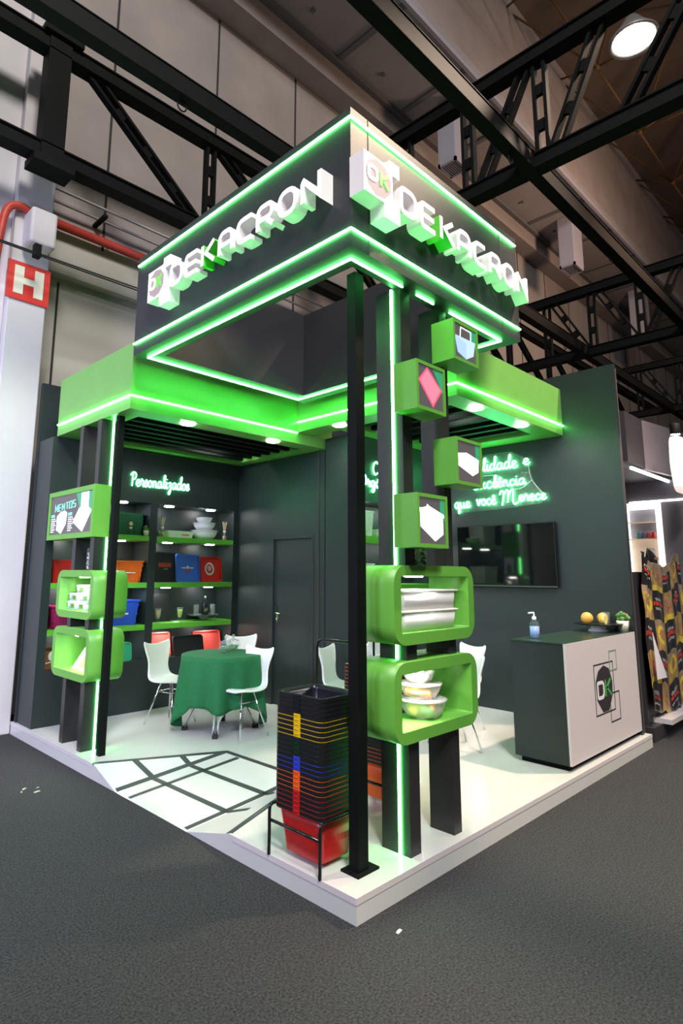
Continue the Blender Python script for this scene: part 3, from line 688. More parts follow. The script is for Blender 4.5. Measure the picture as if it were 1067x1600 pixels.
# ------------------------------------------------------------------ television
t = thing('television', 'wide black glossy television on the green lit wall', 'television', (4.35, 1.42, 1.45))
MB().box(4.33, 4.365, 0.785, 2.06, 1.44, 2.185).build('casing', BPLAST, t, bevel=0.005)
MB().box(4.3285, 4.33, 0.797, 2.048, 1.462, 2.173).build('screen', mat('screen_glass', (0.004,0.006,0.006), 0.05, spec=0.6), t)
MB().box(4.327, 4.33, 0.785, 2.06, 1.44, 1.452).build('bottom_trim', mat('trim_grey', (0.08,0.085,0.085), 0.3), t)
MB().box(4.365, 4.4, 1.15, 1.7, 1.6, 2.0).build('wall_mount', STEELB, t)

# ------------------------------------------------------------------ counter
t = thing('reception_counter', 'black counter with a white front panel bearing a dark octagon emblem', 'counter', (3.54, 0.29, 0))
MB().box(2.705, 4.385, 0.065, 0.54, 0.045, 1.0).build('body', PANEL, t)
MB().box(2.70, 4.388, 0.05, 0.545, 1.0, 1.012).build('countertop', mat('counter_top', (0.02,0.04,0.03), 0.3), t)
MB().box(2.74, 4.36, 0.10, 0.50, 0.0, 0.045).build('plinth', STEELB, t)
fp = MB().box(2.695, 4.388, 0.046, 0.065, 0.05, 1.010).build('front_panel', WHITEL, t)
EMB = mat('emblem_dark', (0.035,0.03,0.035), 0.4); EMG = mat('emblem_sage', (0.22,0.36,0.26), 0.4); EMK = mat('emblem_green', (0.05,0.42,0.08), 0.4); EMW = mat('emblem_white', (0.8,0.78,0.8), 0.4)
f0 = lambda p: (p[0], 0.0458, p[1])
def emb(nm, m, pts, wd, closed=True, k=1): 
    mb = MB(); rib_mesh(mb, [Vector(p) for p in pts], wd, f0, lambda p: (p[0], 0.0458-0.0006*k, p[1]), closed=closed); mb.build(nm, m, fp)
MB().prism([(3.49,0.765),(3.62,0.725),(3.685,0.605),(3.67,0.485),(3.565,0.362),(3.42,0.362),(3.30,0.476),(3.285,0.635),(3.36,0.725)], f0, lambda p: (p[0],0.0452,p[1])).build('emblem_octagon', EMB, fp)
emb('emblem_square', EMB, [(3.262,0.352),(3.718,0.352),(3.718,0.782),(3.262,0.782)], 0.012, k=2)
emb('emblem_square', EMG, [(3.642,0.702),(3.82,0.702),(3.82,0.876),(3.642,0.876)], 0.014, k=3)
emb('emblem_square', EMB, [(3.60,0.252),(3.835,0.252),(3.835,0.50),(3.66,0.50),(3.60,0.40)][0:2]+[(3.835,0.50),(3.60,0.50)], 0.012, k=2)
emb('emblem_letter_d', EMW, rnd_corner([(3.325,0.492),(3.325,0.622),(3.44,0.622),(3.465,0.6),(3.465,0.515),(3.44,0.492)], 0.02, True), 0.03, k=4)
for a, b in (((3.51,0.488),(3.51,0.635)), ((3.635,0.632),(3.53,0.555)), ((3.53,0.575),(3.645,0.488))): emb('emblem_letter_k', EMK, [a, b], 0.026, False, 4)

# ------------------------------------------------------------------ things on the counter
t = thing('sanitizer_bottle', 'clear pump bottle of blue gel on the counter', 'bottle', (2.96, 0.43, 1.012))
c = (2.96, 0.43, 1.012)
MB().lathe([(0.001,0),(0.042,0),(0.045,0.006),(0.045,0.125),(0.038,0.145),(0.016,0.160),(0.015,0.172)], c, 20).build('bottle', GLASS, t)
MB().lathe([(0.001,0.004),(0.041,0.004),(0.041,0.105),(0.001,0.105)], c, 20).build('gel', mat('blue_gel', (0.30,0.45,0.85), 0.2), t)
MB().lathe([(0.019,0.165),(0.019,0.190),(0.007,0.194),(0.006,0.228),(0.001,0.228)], c, 16).tube([(c[0],c[1],c[2]+0.226),(c[0]-0.045,c[1]+0.03,c[2]+0.222)], 0.008, 8).build('pump', WPLAST, t)
OR = mat('orange_peel', (0.85,0.42,0.08), 0.5, noise=0.06, nscale=60); LEM = mat('lemon_flesh', (0.85,0.72,0.25), 0.4)
t = thing('cake_stand', 'wide black plate on a white foot carrying fruit on the counter', 'cake stand', (4.12, 0.30, 1.012))
c = (4.12, 0.30, 1.012)
MB().lathe([(0.001,0),(0.10,0),(0.10,0.012),(0.075,0.03),(0.075,0.05),(0.11,0.068),(0.001,0.068)], c, 24).build('foot', WPLAST, t)
MB().lathe([(0.001,0.069),(0.215,0.070),(0.235,0.082),(0.23,0.085),(0.001,0.074)], c, 36).build('plate', BPLAST, t)
ZP = 1.087
tag(MB().sphere((4.02,0.37,ZP+0.058), 0.060).build('orange', OR), 'whole orange at the left of the black fruit plate', 'fruit')
t = thing('half_orange', 'cut orange half facing outward in the middle of the plate', 'fruit', (4.06, 0.235, ZP))
MB().sphere((4.06,0.235,ZP+0.053), 0.055, sy=0.6).build('peel', OR, t)
MB().prism([(0.05*math.cos(2*PI*k/20), 0.05*math.sin(2*PI*k/20)) for k in range(20)], lambda p: (4.055+p[0], 0.225, ZP+0.053+p[1]), lambda p: (4.055+p[0], 0.198, ZP+0.053+p[1])).build('flesh', LEM, t)
t = thing('drinking_glass', 'small clear tumbler standing on the fruit plate', 'glass', (4.16, 0.23, ZP))
MB().lathe([(0.001,0.003),(0.028,0.003),(0.034,0.12),(0.038,0.12),(0.031,0),(0.001,0)], (4.16,0.23,ZP), 18).build('glass', GLASS, t)
tag(MB().sphere((4.25,0.30,ZP+0.053), 0.055).build('orange', OR), 'orange at the right end of the black fruit plate', 'fruit')
def mini_plant(loc, label, flower=False, s=1.0):
    t = thing('potted_plant', label, 'plant', loc); x, y, z = loc
    MB().lathe([(0.001,0),(0.026*s,0),(0.034*s,0.06*s),(0.030*s,0.06*s),(0.001,0.05*s)], loc, 18).build('pot', mat('cream_pot', (0.74,0.76,0.60), 0.5), t)
    mb = MB(); rg = random.Random(int(x*100))
    for k in range(26):
        a = rg.uniform(0, 2*PI); rr = rg.uniform(0, 0.034)*s; mb.sphere((x+rr*math.cos(a), y+rr*math.sin(a), z+(0.07+rg.uniform(0,0.035))*s), 0.011*s, n=7)
    mb.build('leaves', mat('leaf_green', (0.12,0.28,0.07), 0.6), t)
    if flower:
        mb = MB()
        for k in range(7): a = rg.uniform(-0.6, 0.9); mb.sphere((x+0.035*math.cos(a)*s, y+0.03*math.sin(a)-0.008, z+(0.07+0.02*rg.random())*s), 0.011*s, n=7)
        mb.build('flowers', mat('red_flower', (0.5,0.03,0.06), 0.6), t)
mini_plant((4.31, 0.125, 1.012), 'tiny cream pot with green and red plant on the counter end', True, 1.8)

# ------------------------------------------------------------------ stacked shopping baskets
def rr_ring(hx, hy, r, z, n=5):
    return [(p[0], p[1], z) for p in rrect(-hx, hx, -hy, hy, r, n)]
def loft(mb, rings, mi=0, capa=False, capb=False, smooth=True):
    n = len(rings[0]); vs = [p for r in rings for p in r]; fs = []
    for i in range(len(rings)-1):
        for k in range(n): fs.append((i*n+k, i*n+(k+1) % n, (i+1)*n+(k+1) % n, (i+1)*n+k))
    if capa: fs.append(tuple(range(n)))
    if capb: fs.append(tuple((len(rings)-1)*n+k for k in range(n)))
    return mb.add(vs, fs, mi, smooth)
BH = 0.25
def basket(color, label, group, detail=False):
    t = thing('shopping_basket', label, 'shopping basket', (0,0,0), group)
    mb = MB(); hx, hy = 0.148, 0.176
    tp = lambda k: (hx-0.028*(1-k), hy-0.030*(1-k))
    rings = [rr_ring(*tp(0), 0.03, 0.0)]
    for k in (0.02, 0.3, 0.6, 0.9, 0.985): a, b = tp(k); rings.append(rr_ring(a, b, 0.032, BH*k))
    f = hx+0.0195; g = hy+0.0195
    rings = rings[:5]+[rr_ring(hx-0.004, hy-0.004, 0.032, BH-0.0252), rr_ring(f, g, 0.046, BH-0.0252), rr_ring(f, g, 0.046, BH-0.0200), rr_ring(hx+0.009, hy+0.009, 0.036, BH-0.0200)]
    rings += [rr_ring(hx+0.009, hy+0.009, 0.036, BH), rr_ring(hx-0.002, hy-0.002, 0.03, BH)]
    rings += [rr_ring(tp(0.9)[0]-0.002, tp(0.9)[1]-0.002, 0.03, BH*0.9), rr_ring(tp(0)[0]-0.002, tp(0)[1]-0.002, 0.028, 0.002)]
    loft(mb, rings, 0, True, True)
    for s in (-1, 1):
        x = s*(hx+0.016)
        mb.box(x-0.006, x+0.006, -0.026, 0.026, BH-0.026, BH+0.001); mb.box(x-0.009+s*0.003, x+0.009+s*0.003, -0.020, 0.020, BH-0.008, BH-0.002)
    if detail:
        for s in (-1, 1):
            for i in range(9):
                u = -0.105+0.026*i
                for k0, k1 in ((0.80, 0.97), (0.36, 0.50)):
                    y0 = s*tp(k0)[1]; y1 = s*tp(k1)[1]
                    mb.bar((u, y0+s*0.001, BH*k0), (u, y1+s*0.001, BH*k1), 0.004, 0.003, upv=(0,1,0)); mb.bar((u+0.012, y0+s*0.001, BH*k0), (u+0.012, y1+s*0.001, BH*k1), 0.004, 0.003, upv=(0,1,0))
                    mb.bar((u, y0+s*0.001, BH*k0), (u+0.012, y0+s*0.001, BH*k0), 0.003, 0.004)
    mb.build('body', color, t)
    for s in (-1, 1):
        R0 = [(p[0], p[1]) for p in rrect(-hx-0.011, hx+0.011, -hy-0.011, hy+0.011, 0.038, 5)]
        R1 = [(p[0], p[1]) for p in rrect(-hx-0.021, hx+0.021, -hy-0.021, hy+0.021, 0.046, 5)]
        # half of the rim, leaving the coloured tab free
        pts = [(a, b) for a, b in zip(R0, R1)]
        idx = [i for i in range(len(pts)) if s*pts[i][1][1] > 0.03]
        if s < 0: idx = sorted(idx, key=lambda i: (i+len(pts)//2) % len(pts)); 
        ang = sorted(idx, key=lambda i: math.atan2(s*pts[i][1][1], pts[i][1][0]))
        seq = [((hx+0.011, s*0.03), (hx+0.021, s*0.03))]+[pts[i] for i in ang]+[((-hx-0.011, s*0.03), (-hx-0.021, s*0.03))]
        hb = MB(); vs = []
        for a, b in seq: vs += [(a[0],a[1],BH-0.0195), (b[0],b[1],BH-0.0195), (b[0],b[1],BH+0.0005), (a[0],a[1],BH+0.0005)]
        n = len(seq); fs = []
        for i in range(n-1):
            o, q = 4*i, 4*i+4
            fs += [(o,o+1,q+1,q),(o+1,o+2,q+2,q+1),(o+2,o+3,q+3,q+2),(o+3,o,q,q+3)]
        fs += [(0,1,2,3), (4*n-4,4*n-3,4*n-2,4*n-1)]
        hb.add(vs, fs, 0).build('handle', BPLAST, t)
    return t
PC = {'red': mat('plastic_red', (0.50,0.016,0.016), 0.28), 'orange': mat('plastic_orange', (0.85,0.13,0.02), 0.3), 'yellow': mat('plastic_yellow', (0.82,0.56,0.01), 0.3),
      'blue': mat('plastic_blue', (0.035,0.06,0.50), 0.3), 'dark green': mat('plastic_dark_green', (0.006,0.03,0.017), 0.3), 'black': mat('plastic_black', (0.008,0.008,0.014), 0.3)}
proto = {}
ORD = {'black': 'near the top', 'yellow': 'in the upper half', 'dark green': 'in the middle', 'blue': 'in the lower half', 'orange': 'in the lower half', 'red': 'near the bottom'}
SUF = {4: ['topmost', 'second', 'third', 'lowest'], 5: ['topmost', 'second', 'middle', 'fourth', 'lowest'], 3: ['topmost', 'middle', 'lowest'], 6: ['topmost', 'second', 'third', 'fourth', 'fifth', 'lowest'], 7: ['topmost','second','third','fourth','fifth','sixth','lowest'], 10: ['topmost','second','third','fourth','fifth','sixth','seventh','eighth','ninth','lowest']}
def stack(order, cx, cy, ztop, pitch, where, group):
    k = 0
    for colr, n in order:
        for i in range(n):
            label = '%s %s basket in the stack %s' % (SUF[n][i], colr, where)
            last = (colr, n) == order[-1] and i == n-1
            loc = (cx, cy, ztop-BH-pitch*k)
            key = (colr, last)
            if key not in proto:
                t = basket(PC[colr], label, group, last); proto[key] = t; t.location = loc
            else: dup(proto[key], loc, 0, label, group)
            k += 1
def stand(x0, x1, y0, y1, zr_, zh, label, back):
    """tubular stand: front U frames, side rails carrying the rim, tall handle at the back"""
    t = thing('basket_stand', label, 'basket stand', ((x0+x1)/2, (y0+y1)/2, 0)); r = 0.0095
    for y in (y0, y1):
        MB().tube(smooth_line([(x0,y,0.0),(x0,y,zr_*0.5),(x0,y,zr_-0.03),(x0+0.012,y,zr_-0.006),(x0+0.04,y,zr_),(x1,y,zr_)], 4), r, 10).build('leg_rail', TUBE, t)
        MB().tube([(x1,y,0.0),(x1,y,zr_)], r, 10).build('back_leg', TUBE, t)
    MB().tube([(x0,y0,0.185),(x0,y1,0.185)], r*0.95, 10).build('cross_bar', TUBE, t)
    a, b = y0+0.02, y1-0.01
    pts = [(x1,b,zr_),(x1,b,zh-0.05),(x1,b-0.015,zh-0.012),(x1,b-0.05,zh),(x1,a+0.05,zh),(x1,a+0.015,zh-0.012),(x1,a,zh-0.05),(x1,a,zr_)]
    MB().tube(pts, r, 10).build('tall_handle', TUBE, t)
    return t
stack([('black',4),('yellow',5),('dark green',4),('blue',3),('orange',4),('red',5)], 0.186, 0.457, 0.893, 0.0254, 'on the front tube stand', 'baskets on the front tube stand')
stand(0.0, 0.372, 0.252, 0.66, 0.268, 1.165, 'black tube basket stand beside the front steel post', True)
stack([('orange',10),('black',3),('blue',4),('dark green',3),('orange',5)], 1.085, 0.74, 0.93, 0.0254, 'behind the lit front fin', 'baskets behind the lit front fin')
stand(0.905, 1.275, 0.545, 0.94, 0.268, 1.165, 'black tube basket stand behind the lit front fin', True)

# ------------------------------------------------------------------ chairs
def make_chair(label, group):
    t = thing('shell_chair', label, 'chair', (0,0,0), group)
    prof = [(0.215,0.445,0.10),(0.20,0.458,0.15),(0.15,0.456,0.185),(0.05,0.444,0.205),(-0.06,0.438,0.20),(-0.14,0.445,0.185),(-0.185,0.475,0.165),(-0.205,0.53,0.150),(-0.218,0.60,0.145),(-0.230,0.67,0.158),(-0.243,0.74,0.182),(-0.256,0.80,0.198),(-0.262,0.832,0.196)]
    K = 12; vs = []; fs = []
    for i, (y, z, hw) in enumerate(prof):
        back = max(0, min(1, (z-0.47)/0.2)); top = max(0, (z-0.76)/0.072)
        for k in range(K+1):
            u = -1+2*k/K; x = hw*math.sin(u*PI/2)*(1 if abs(u) < 1 else 1)
            dz = 0.0; dy = 0.035*back*u*u
            dz += top*(0.030*(abs(u)**2)-0.024*(1-abs(u)**1.5)) - (0.035*top if abs(u) > 0.98 else 0)
            dz += (1-back)*0.012*u*u*(1 if y < 0.19 else 0)
            vs.append((x, y+dy, z+dz))
    n = K+1
    for i in range(len(prof)-1):
        for k in range(K): fs.append((i*n+k, i*n+k+1, (i+1)*n+k+1, (i+1)*n+k))
    o = MB().add(vs, fs, 0, True).build('seat_shell', CHAIRW, t)
    md = o.modifiers.new('thickness', 'SOLIDIFY'); md.thickness = 0.024; md.offset = 0
    md = o.modifiers.new('smooth', 'SUBSURF'); md.levels = 1; md.render_levels = 2
    ft = 0.188
    for sx in (-1, 1):
        for sy in (-1, 1):
            MB().tube([(sx*0.07, sy*0.075, 0.435), (sx*ft, sy*ft, 0.004)], [0.010, 0.0085], 10).build('leg', CHROME, t)
    r = 0.107
    MB().tube([(sx*0.099, sy*0.103, 0.33) for sx, sy in ((1,1),(-1,1),(-1,-1),(1,-1))], 0.005, 8, closed=True).build('leg_brace', CHROME, t)
    MB().lathe([(0.001,0.425),(0.10,0.425),(0.11,0.437),(0.001,0.437)], (0,0,0), 18).build('seat_plate', CHROME, t)
    return t
GCH = 'white shell chairs around the two tables'
ch = make_chair('white shell chair left of the green table in front of the red trays', GCH)
ch.location = (1.195, 3.665, 0); ch.rotation_euler = (0, 0, math.atan2(-0.96, 0.28)-PI/2)
dup(ch, (1.437, 2.757, 0), math.atan2(-0.08, -0.98)-PI/2, 'white shell chair in front of the green table, side on')
dup(ch, (2.16, 3.62, 0), math.atan2(-0.9, -0.4)-PI/2, 'white shell chair behind the green table and its glass jars')
dup(ch, (2.32, 2.16, 0), math.atan2(-0.75, 0.25)-PI/2, 'white shell chair seen left of the front steel post')
dup(ch, (3.0, 2.06, 0), math.atan2(-0.9, -0.25)-PI/2, 'white shell chair seen between the front post and lit fin')
dup(ch, (3.30, 1.48, 0), math.atan2(0.3, -0.95)-PI/2, 'white shell chair behind the column boxes, farther back one')
dup(ch, (2.616, 1.094, 0), math.atan2(0.6, -0.8)-PI/2, 'white shell chair with legs showing right of the front fins')

# ------------------------------------------------------------------ tables
def table(cx, cy, angs, label, drape):
    t = thing('round_table', label, 'table', (cx, cy, 0))
    MB().lathe([(0.001,0.715),(0.40,0.715),(0.41,0.725),(0.41,0.738),(0.001,0.74)], (cx,cy,0), 40).build('tabletop', WPLAST, t)
    MB().lathe([(0.001,0.46),(0.05,0.46),(0.055,0.56),(0.10,0.69),(0.12,0.715),(0.001,0.715)], (cx,cy,0), 20).build('hub', CHROME, t)
    for a in angs:
        a = math.radians(a); d = Vector((math.cos(a), math.sin(a), 0)); s = Vector((-d.y, d.x, 0)); c = Vector((cx, cy, 0))
        mb = MB()
        for k in (-1, 1): mb.tube([c+d*0.05+s*0.018*k+Vector((0,0,0.60)), c+d*0.355+s*0.022*k+Vector((0,0,0.035))], 0.011, 10)
        lg = mb.build('leg', CHROME, t)
        MB().box(-0.03,0.03,-0.026,0.026,0.0,0.034).build('foot_pad', RUBBER, lg)
        p = COL.objects[-1]; me = p.data
        q = Matrix.Translation(c+d*0.36) @ Matrix.Rotation(a, 4, 'Z'); me.transform(q)
    if drape:
        mb = MB(); NA = 160; vs = [(cx, cy, 0.746)]; fs = []; rad = [0.2, 0.36, 0.405]; M = 12
        rows = []
        for r in rad: rows.append([(cx+r*math.cos(2*PI*k/NA), cy+r*math.sin(2*PI*k/NA), 0.746) for k in range(NA)])
        for j in range(M+1):
            row = []
            for k in range(NA):
                a = 2*PI*k/NA; tt = j/M
                hang = 0.40+0.30*abs(math.cos((a-math.radians(143)))) ** 4 + 0.10*abs(math.sin(a-math.radians(143)))**8
                fold = 0.5+0.5*math.cos(a*11+0.7*math.sin(3*a)); fold2 = 0.5+0.5*math.cos(a*6+1.0)
                rr = 0.417+0.010*min(1, tt*4)+tt*(0.085*fold+0.06*fold2-0.045)
                row.append((cx+rr*math.cos(a), cy+rr*math.sin(a), 0.743-hang*tt-0.004*min(1,tt*6)))
            rows.append(row)
        for row in rows: vs += row
        for k in range(NA): fs.append((0, 1+k, 1+(k+1) % NA))
        for i in range(len(rows)-1):
            for k in range(NA): a = 1+i*NA+k; b = 1+i*NA+(k+1) % NA; fs.append((a, a+NA, b+NA, b))
        o = mb.add(vs, fs, 0, True).build('tablecloth', CLOTH, None)
        tag(o, 'green cloth draped over the round table', 'tablecloth')
        md = o.modifiers.new('thickness', 'SOLIDIFY'); md.thickness = 0.003; md.offset = 1
table(1.45, 3.12, (143, 226, -32, 50), 'round table on chrome legs under the green cloth', True)
table(2.72, 1.62, (30, 120, 210, 300), 'round table hidden behind the display boxes at the front fins', False)
def glass_jar(x, y, label):
    t = thing('glass_jar', label, 'jar', (x, y, 0.749)); c = (x, y, 0.749)
    MB().lathe([(0.001,0.002),(0.055,0.002),(0.062,0.01),(0.075,0.045),(0.078,0.075),(0.066,0.085),(0.070,0.095),(0.066,0.095),(0.060,0.086),(0.072,0.072),(0.068,0.045),(0.056,0.012),(0.001,0.012)], c, 22).build('bowl', GLASS, t)
    mb = MB(); rg = random.Random(int(x*1000))
    for k in range(70):
        a = rg.uniform(0, 2*PI); r = 0.05*math.sqrt(rg.random()); mb.sphere((x+r*math.cos(a), y+r*math.sin(a), 0.749+0.02+rg.random()*0.04), 0.009, n=6)
    o = mb.build('sweets', mat('green_sweets', (0.05,0.30,0.10), 0.4), t); tag(o, kind='stuff')
    MB().lathe([(0.066,0.097),(0.06,0.112),(0.03,0.125),(0.012,0.13),(0.010,0.14),(0.017,0.155),(0.014,0.17),(0.001,0.175)], c, 20).build('lid', mat('silver_lid', (0.30,0.33,0.33), 0.1, alpha=0.45), t)
glass_jar(1.50, 3.14, 'glass jar of green sweets nearer the front on the green cloth')
glass_jar(1.66, 3.21, 'glass jar of green sweets farther back on the green cloth')

# ------------------------------------------------------------------ goods on the shelves
def crate(name, label, cat, x0, x1, y0, y1, z, h, m, taper=0.03, rim=0.012, mark=None, slats=0, tilt=None):
    t = thing(name, label, cat, ((x0+x1)/2, (y0+y1)/2, z))
    cx, cy, hx, hy = (x0+x1)/2, (y0+y1)/2, (x1-x0)/2, (y1-y0)/2
    R = lambda a, b, zz: [(cx+p[0], cy+p[1], z+zz) for p in rrect(-a, a, -b, b, 0.025, 4)]
    mb = MB()
    rings = [R(hx-taper-rim, hy-taper*0.6-rim, 0), R(hx-rim, hy-rim, h*0.94), R(hx, hy, h*0.94), R(hx, hy, h), R(hx-rim-0.004, hy-rim-0.004, h), R(hx-taper-rim-0.004, hy-taper*0.6-rim-0.004, 0.006)]
    loft(mb, rings, 0, True, True, False)
    for k in range(slats):
        zz = h*(0.12+0.66*k/max(1, slats-1)); f = zz/h; a = hx-rim-taper*(1-f); b = hy-rim-taper*0.6*(1-f)
        mb.box(cx-a, cx+a, cy-b-0.004, cy-b+0.004, z+zz-0.006, z+zz+0.006)
    for k in range(10 if slats else 0):
        u = -hx*0.8+hx*1.6*k/9; mb.bar((cx+u*0.9, cy-hy+rim+taper*0.55-0.003, z+0.01), (cx+u, cy-hy+rim-0.003, z+h*0.9), 0.006, 0.006, upv=(0,1,0))
    mb.build('body', m, t)
    if mark: mark(t, cx, cy-hy+rim+taper*0.3-0.008, z+h*0.45)
    return t
MWHITE = mat('mark_white', (0.85,0.85,0.85), 0.5); MRED = mat('mark_red', (0.6,0.03,0.03), 0.5); MGOLD = mat('mark_gold', (0.7,0.6,0.25), 0.5)
def disc(mb, x, y, z, r0, r1, mi=0, n=24):
    L = []
    for k in range(n): a = 2*PI*k/n; L += [(x+r0*math.cos(a), y, z+r0*math.sin(a)), (x+r1*math.cos(a), y, z+r1*math.sin(a))]
    mb.add(L, [(2*k, 2*k+1, (2*k+3) % (2*n), (2*k+2) % (2*n)) for k in range(n)], mi)
def flat(mb, x0, x1, y, z0, z1, mi=0): mb.box(x0, x1, y-0.0015, y, z0, z1, mi)
def mark_emblem(t, x, y, z):
    mb = MB(); disc(mb, x, y-0.004, z+0.02, 0.012, 0.026, 1); disc(mb, x, y-0.004, z+0.02, 0.001, 0.010, 0); flat(mb, x-0.022, x+0.022, y-0.004, z-0.032, z-0.020); flat(mb, x-0.014, x+0.014, y-0.004, z-0.044, z-0.036)
    mb.build('emblem', [MWHITE, MGOLD], t)
def mark_arrow(t, x, y, z):
    mb = MB(); flat(mb, x-0.06, x+0.07, y-0.006, z-0.006, z+0.004); mb.prism([(x-0.06,z+0.014),(x-0.085,z-0.001),(x-0.06,z-0.016)], lambda p: (p[0], y-0.006, p[1]), lambda p: (p[0], y-0.008, p[1])); mb.build('emblem', MWHITE, t)
def mark_small(t, x, y, z): mb = MB(); flat(mb, x-0.01, x+0.05, y-0.004, z-0.005, z+0.012); mb.build('emblem', MWHITE, t)
S1, S2, S3, S4 = 2.012, 1.458, 0.97, 0.565
crate('large_crate', 'large dark green crate with a small emblem on the top shelf', 'crate', 0.86, 1.222, 4.46, 4.74, S1, 0.265, mat('crate_green', (0.02,0.13,0.06), 0.35), 0.012, 0.010, mark_emblem, 6)
mini_plant((1.225+0.005, 4.435, S1), 'tiny cream pot with green plant beside the dark green crate', False, 1.1)
crate('tub', 'red tub on the left end of the second shelf', 'tub', 0.15, 0.395, 4.45, 4.72, S2, 0.25, mat('tub_red', (0.62,0.025,0.02), 0.3), 0.012, 0.008)
crate('shopping_basket', 'orange basket with a white arrow line on the second shelf', 'shopping basket', 0.86, 1.25, 4.44, 4.73, S2, 0.255, mat('basket_orange', (0.80,0.16,0.02), 0.35), 0.045, 0.012, mark_arrow, 4)
crate('shopping_basket', 'magenta basket on the third shelf at far left', 'shopping basket', 0.145, 0.44, 4.43, 4.72, S3, 0.245, mat('basket_magenta', (0.36,0.012,0.12), 0.35), 0.05, 0.012, None, 4)
crate('shopping_basket', 'blue basket on the third shelf beside the divider', 'shopping basket', 0.80, 1.215, 4.43, 4.73, S3, 0.285, mat('basket_blue', (0.03,0.10,0.62), 0.35), 0.035, 0.012, mark_small, 3)
def reed(x, label):
    t = thing('reed_diffuser', label, 'diffuser', (x, 4.50, S1)); c = (x, 4.50, S1)
    MB().lathe([(0.001,0),(0.026,0),(0.030,0.01),(0.030,0.07),(0.012,0.10),(0.012,0.125),(0.009,0.125),(0.009,0.10),(0.026,0.068),(0.026,0.006),(0.001,0.006)], c, 18).build('bottle', GLASS, t)
    MB().lathe([(0.001,0.006),(0.025,0.006),(0.025,0.06),(0.001,0.06)], c, 14).build('oil', mat('amber_oil', (0.55,0.40,0.16), 0.3), t)
    MB().lathe([(0.010,0.105),(0.018,0.105),(0.018,0.128),(0.010,0.128)], c, 14).build('collar', MWHITE, t)
    for k in range(6): 
        a = 2*PI*k/6+0.3; MB().tube([(c[0]-0.008*math.cos(a), c[1]-0.008*math.sin(a), c[2]+0.01), (c[0]+0.034*math.cos(a), c[1]+0.02*math.sin(a), c[2]+0.25)], 0.0026, 6).build('reed', mat('reed_wood', (0.62,0.47,0.25), 0.7), t)
reed(1.49, 'reed diffuser left of the white tray on the top shelf'); reed(2.445, 'reed diffuser at the right end of the top shelf')
def mk_tray(t, x, y, z): mb = MB(); flat(mb, x+0.0, x+0.11, y-0.003, z-0.008, z+0.010); mb.build('emblem', mat('mark_orange', (0.8,0.3,0.1), 0.5), t)
crate('flat_tray', 'low white tray with orange lettering on the top shelf', 'tray', 1.545, 1.955, 4.46, 4.72, S1, 0.088, WPLAST, 0.02, 0.01, mk_tray)
def bowl(x, y, z, r, h, label, m, group, fill=None, name='bowl', lid=False):
    t = thing(name, label, 'bowl', (x,y,z), group); c = (x,y,z)
    P = [(0.001,0.0),(r*0.55,0.0),(r*0.78,h*0.25),(r*0.93,h*0.6),(r*0.985,h*0.95),(r*1.04,h*0.95),(r*1.04,h),(r*0.97,h),(r*0.91,h*0.6),(r*0.76,h*0.27),(r*0.53,0.005),(0.001,0.005)]
    MB().lathe(P, c, 36).build('shell', m, t)
    if fill:
        rg = random.Random(int(z*1000))
        for nm, mm, n in fill:
            mb = MB()
            for k in range(n):
                a = rg.uniform(0, 2*PI); zz = rg.uniform(0.18, 0.62)*h; q = r*0.62*math.sqrt(rg.random()) if zz > 0.3*h else r*0.45*math.sqrt(rg.random())
                mb.sphere((x+q*math.cos(a), y+q*math.sin(a), z+zz), r*0.21, n=10)
            tag(mb.build(nm, mm, t), kind='stuff')
    if lid: MB().lathe([(0.001,h*1.0),(r*1.05,h*1.0),(r*1.05,h*1.05),(0.001,h*1.05)], c, 32).build('lid', m, t)
    return t
GB = 'white bowls on the top shelf'
bowl(2.152, 4.55, S1, 0.172, 0.118, 'large white bowl at the bottom of the tower on the shelf', WPLAST, GB)
bowl(2.147, 4.55, S1+0.120, 0.145, 0.098, 'medium white bowl in the middle of the tower on the shelf', WPLAST, GB)
bowl(2.142, 4.55, S1+0.220, 0.108, 0.070, 'small white bowl on top of the tower on the shelf', WPLAST, GB)
def board(name, label, cat, x0, x1, y, z, h, m, lean=0.10, bulge=0.0, marks=None, th=0.03, r=0.03):
    """a tray or shallow bin standing on edge, open side to the front"""
    t = thing(name, label, cat, ((x0+x1)/2, y, z)); s = math.sin(lean); c = math.cos(lean)
    F = lambda p, d: (p[0], y+p[1]*s-d*c, z+p[1]*c+d*s*0.2)
    O = rrect(x0, x1, 0, h, r, 5); I = rrect(x0+0.014, x1-0.014, 0.014, h-0.014, r*0.8, 5)
    if bulge: O = [(p[0]+(bulge*math.sin(PI*p[1]/h) if p[0] > (x0+x1)/2 else 0), p[1]) for p in O]; I = [(p[0]+(bulge*math.sin(PI*p[1]/h) if p[0] > (x0+x1)/2 else 0), p[1]) for p in I]
    n = len(O); mb = MB(); mb.add([F(p,0) for p in O]+[F(p,th) for p in O]+[F(p,th) for p in I]+[F(p,0.012) for p in I], [])
    for i in range(n):
        j = (i+1) % n
        for q in ((i,j,n+j,n+i),(n+i,n+j,2*n+j,2*n+i),(2*n+i,2*n+j,3*n+j,3*n+i)): mb.f.append(list(q)); mb.m.append(0); mb.sm.append(False)
    mb.f.append(list(range(n))[::-1]); mb.m.append(0); mb.sm.append(False)
    mb.f.append([3*n+k for k in range(n)]); mb.m.append(0); mb.sm.append(False)
    mb.build('body', m, t)
    if marks:
        mb = MB(); ms = marks(mb, lambda u, v: F((x0+u*(x1-x0), v*h), 0.0135)); mb.build('emblem', ms, t)
    return t
def poly(mb, P, pts, mi=0): mb.add([P(*p) for p in pts], [tuple(range(len(pts)))], mi)
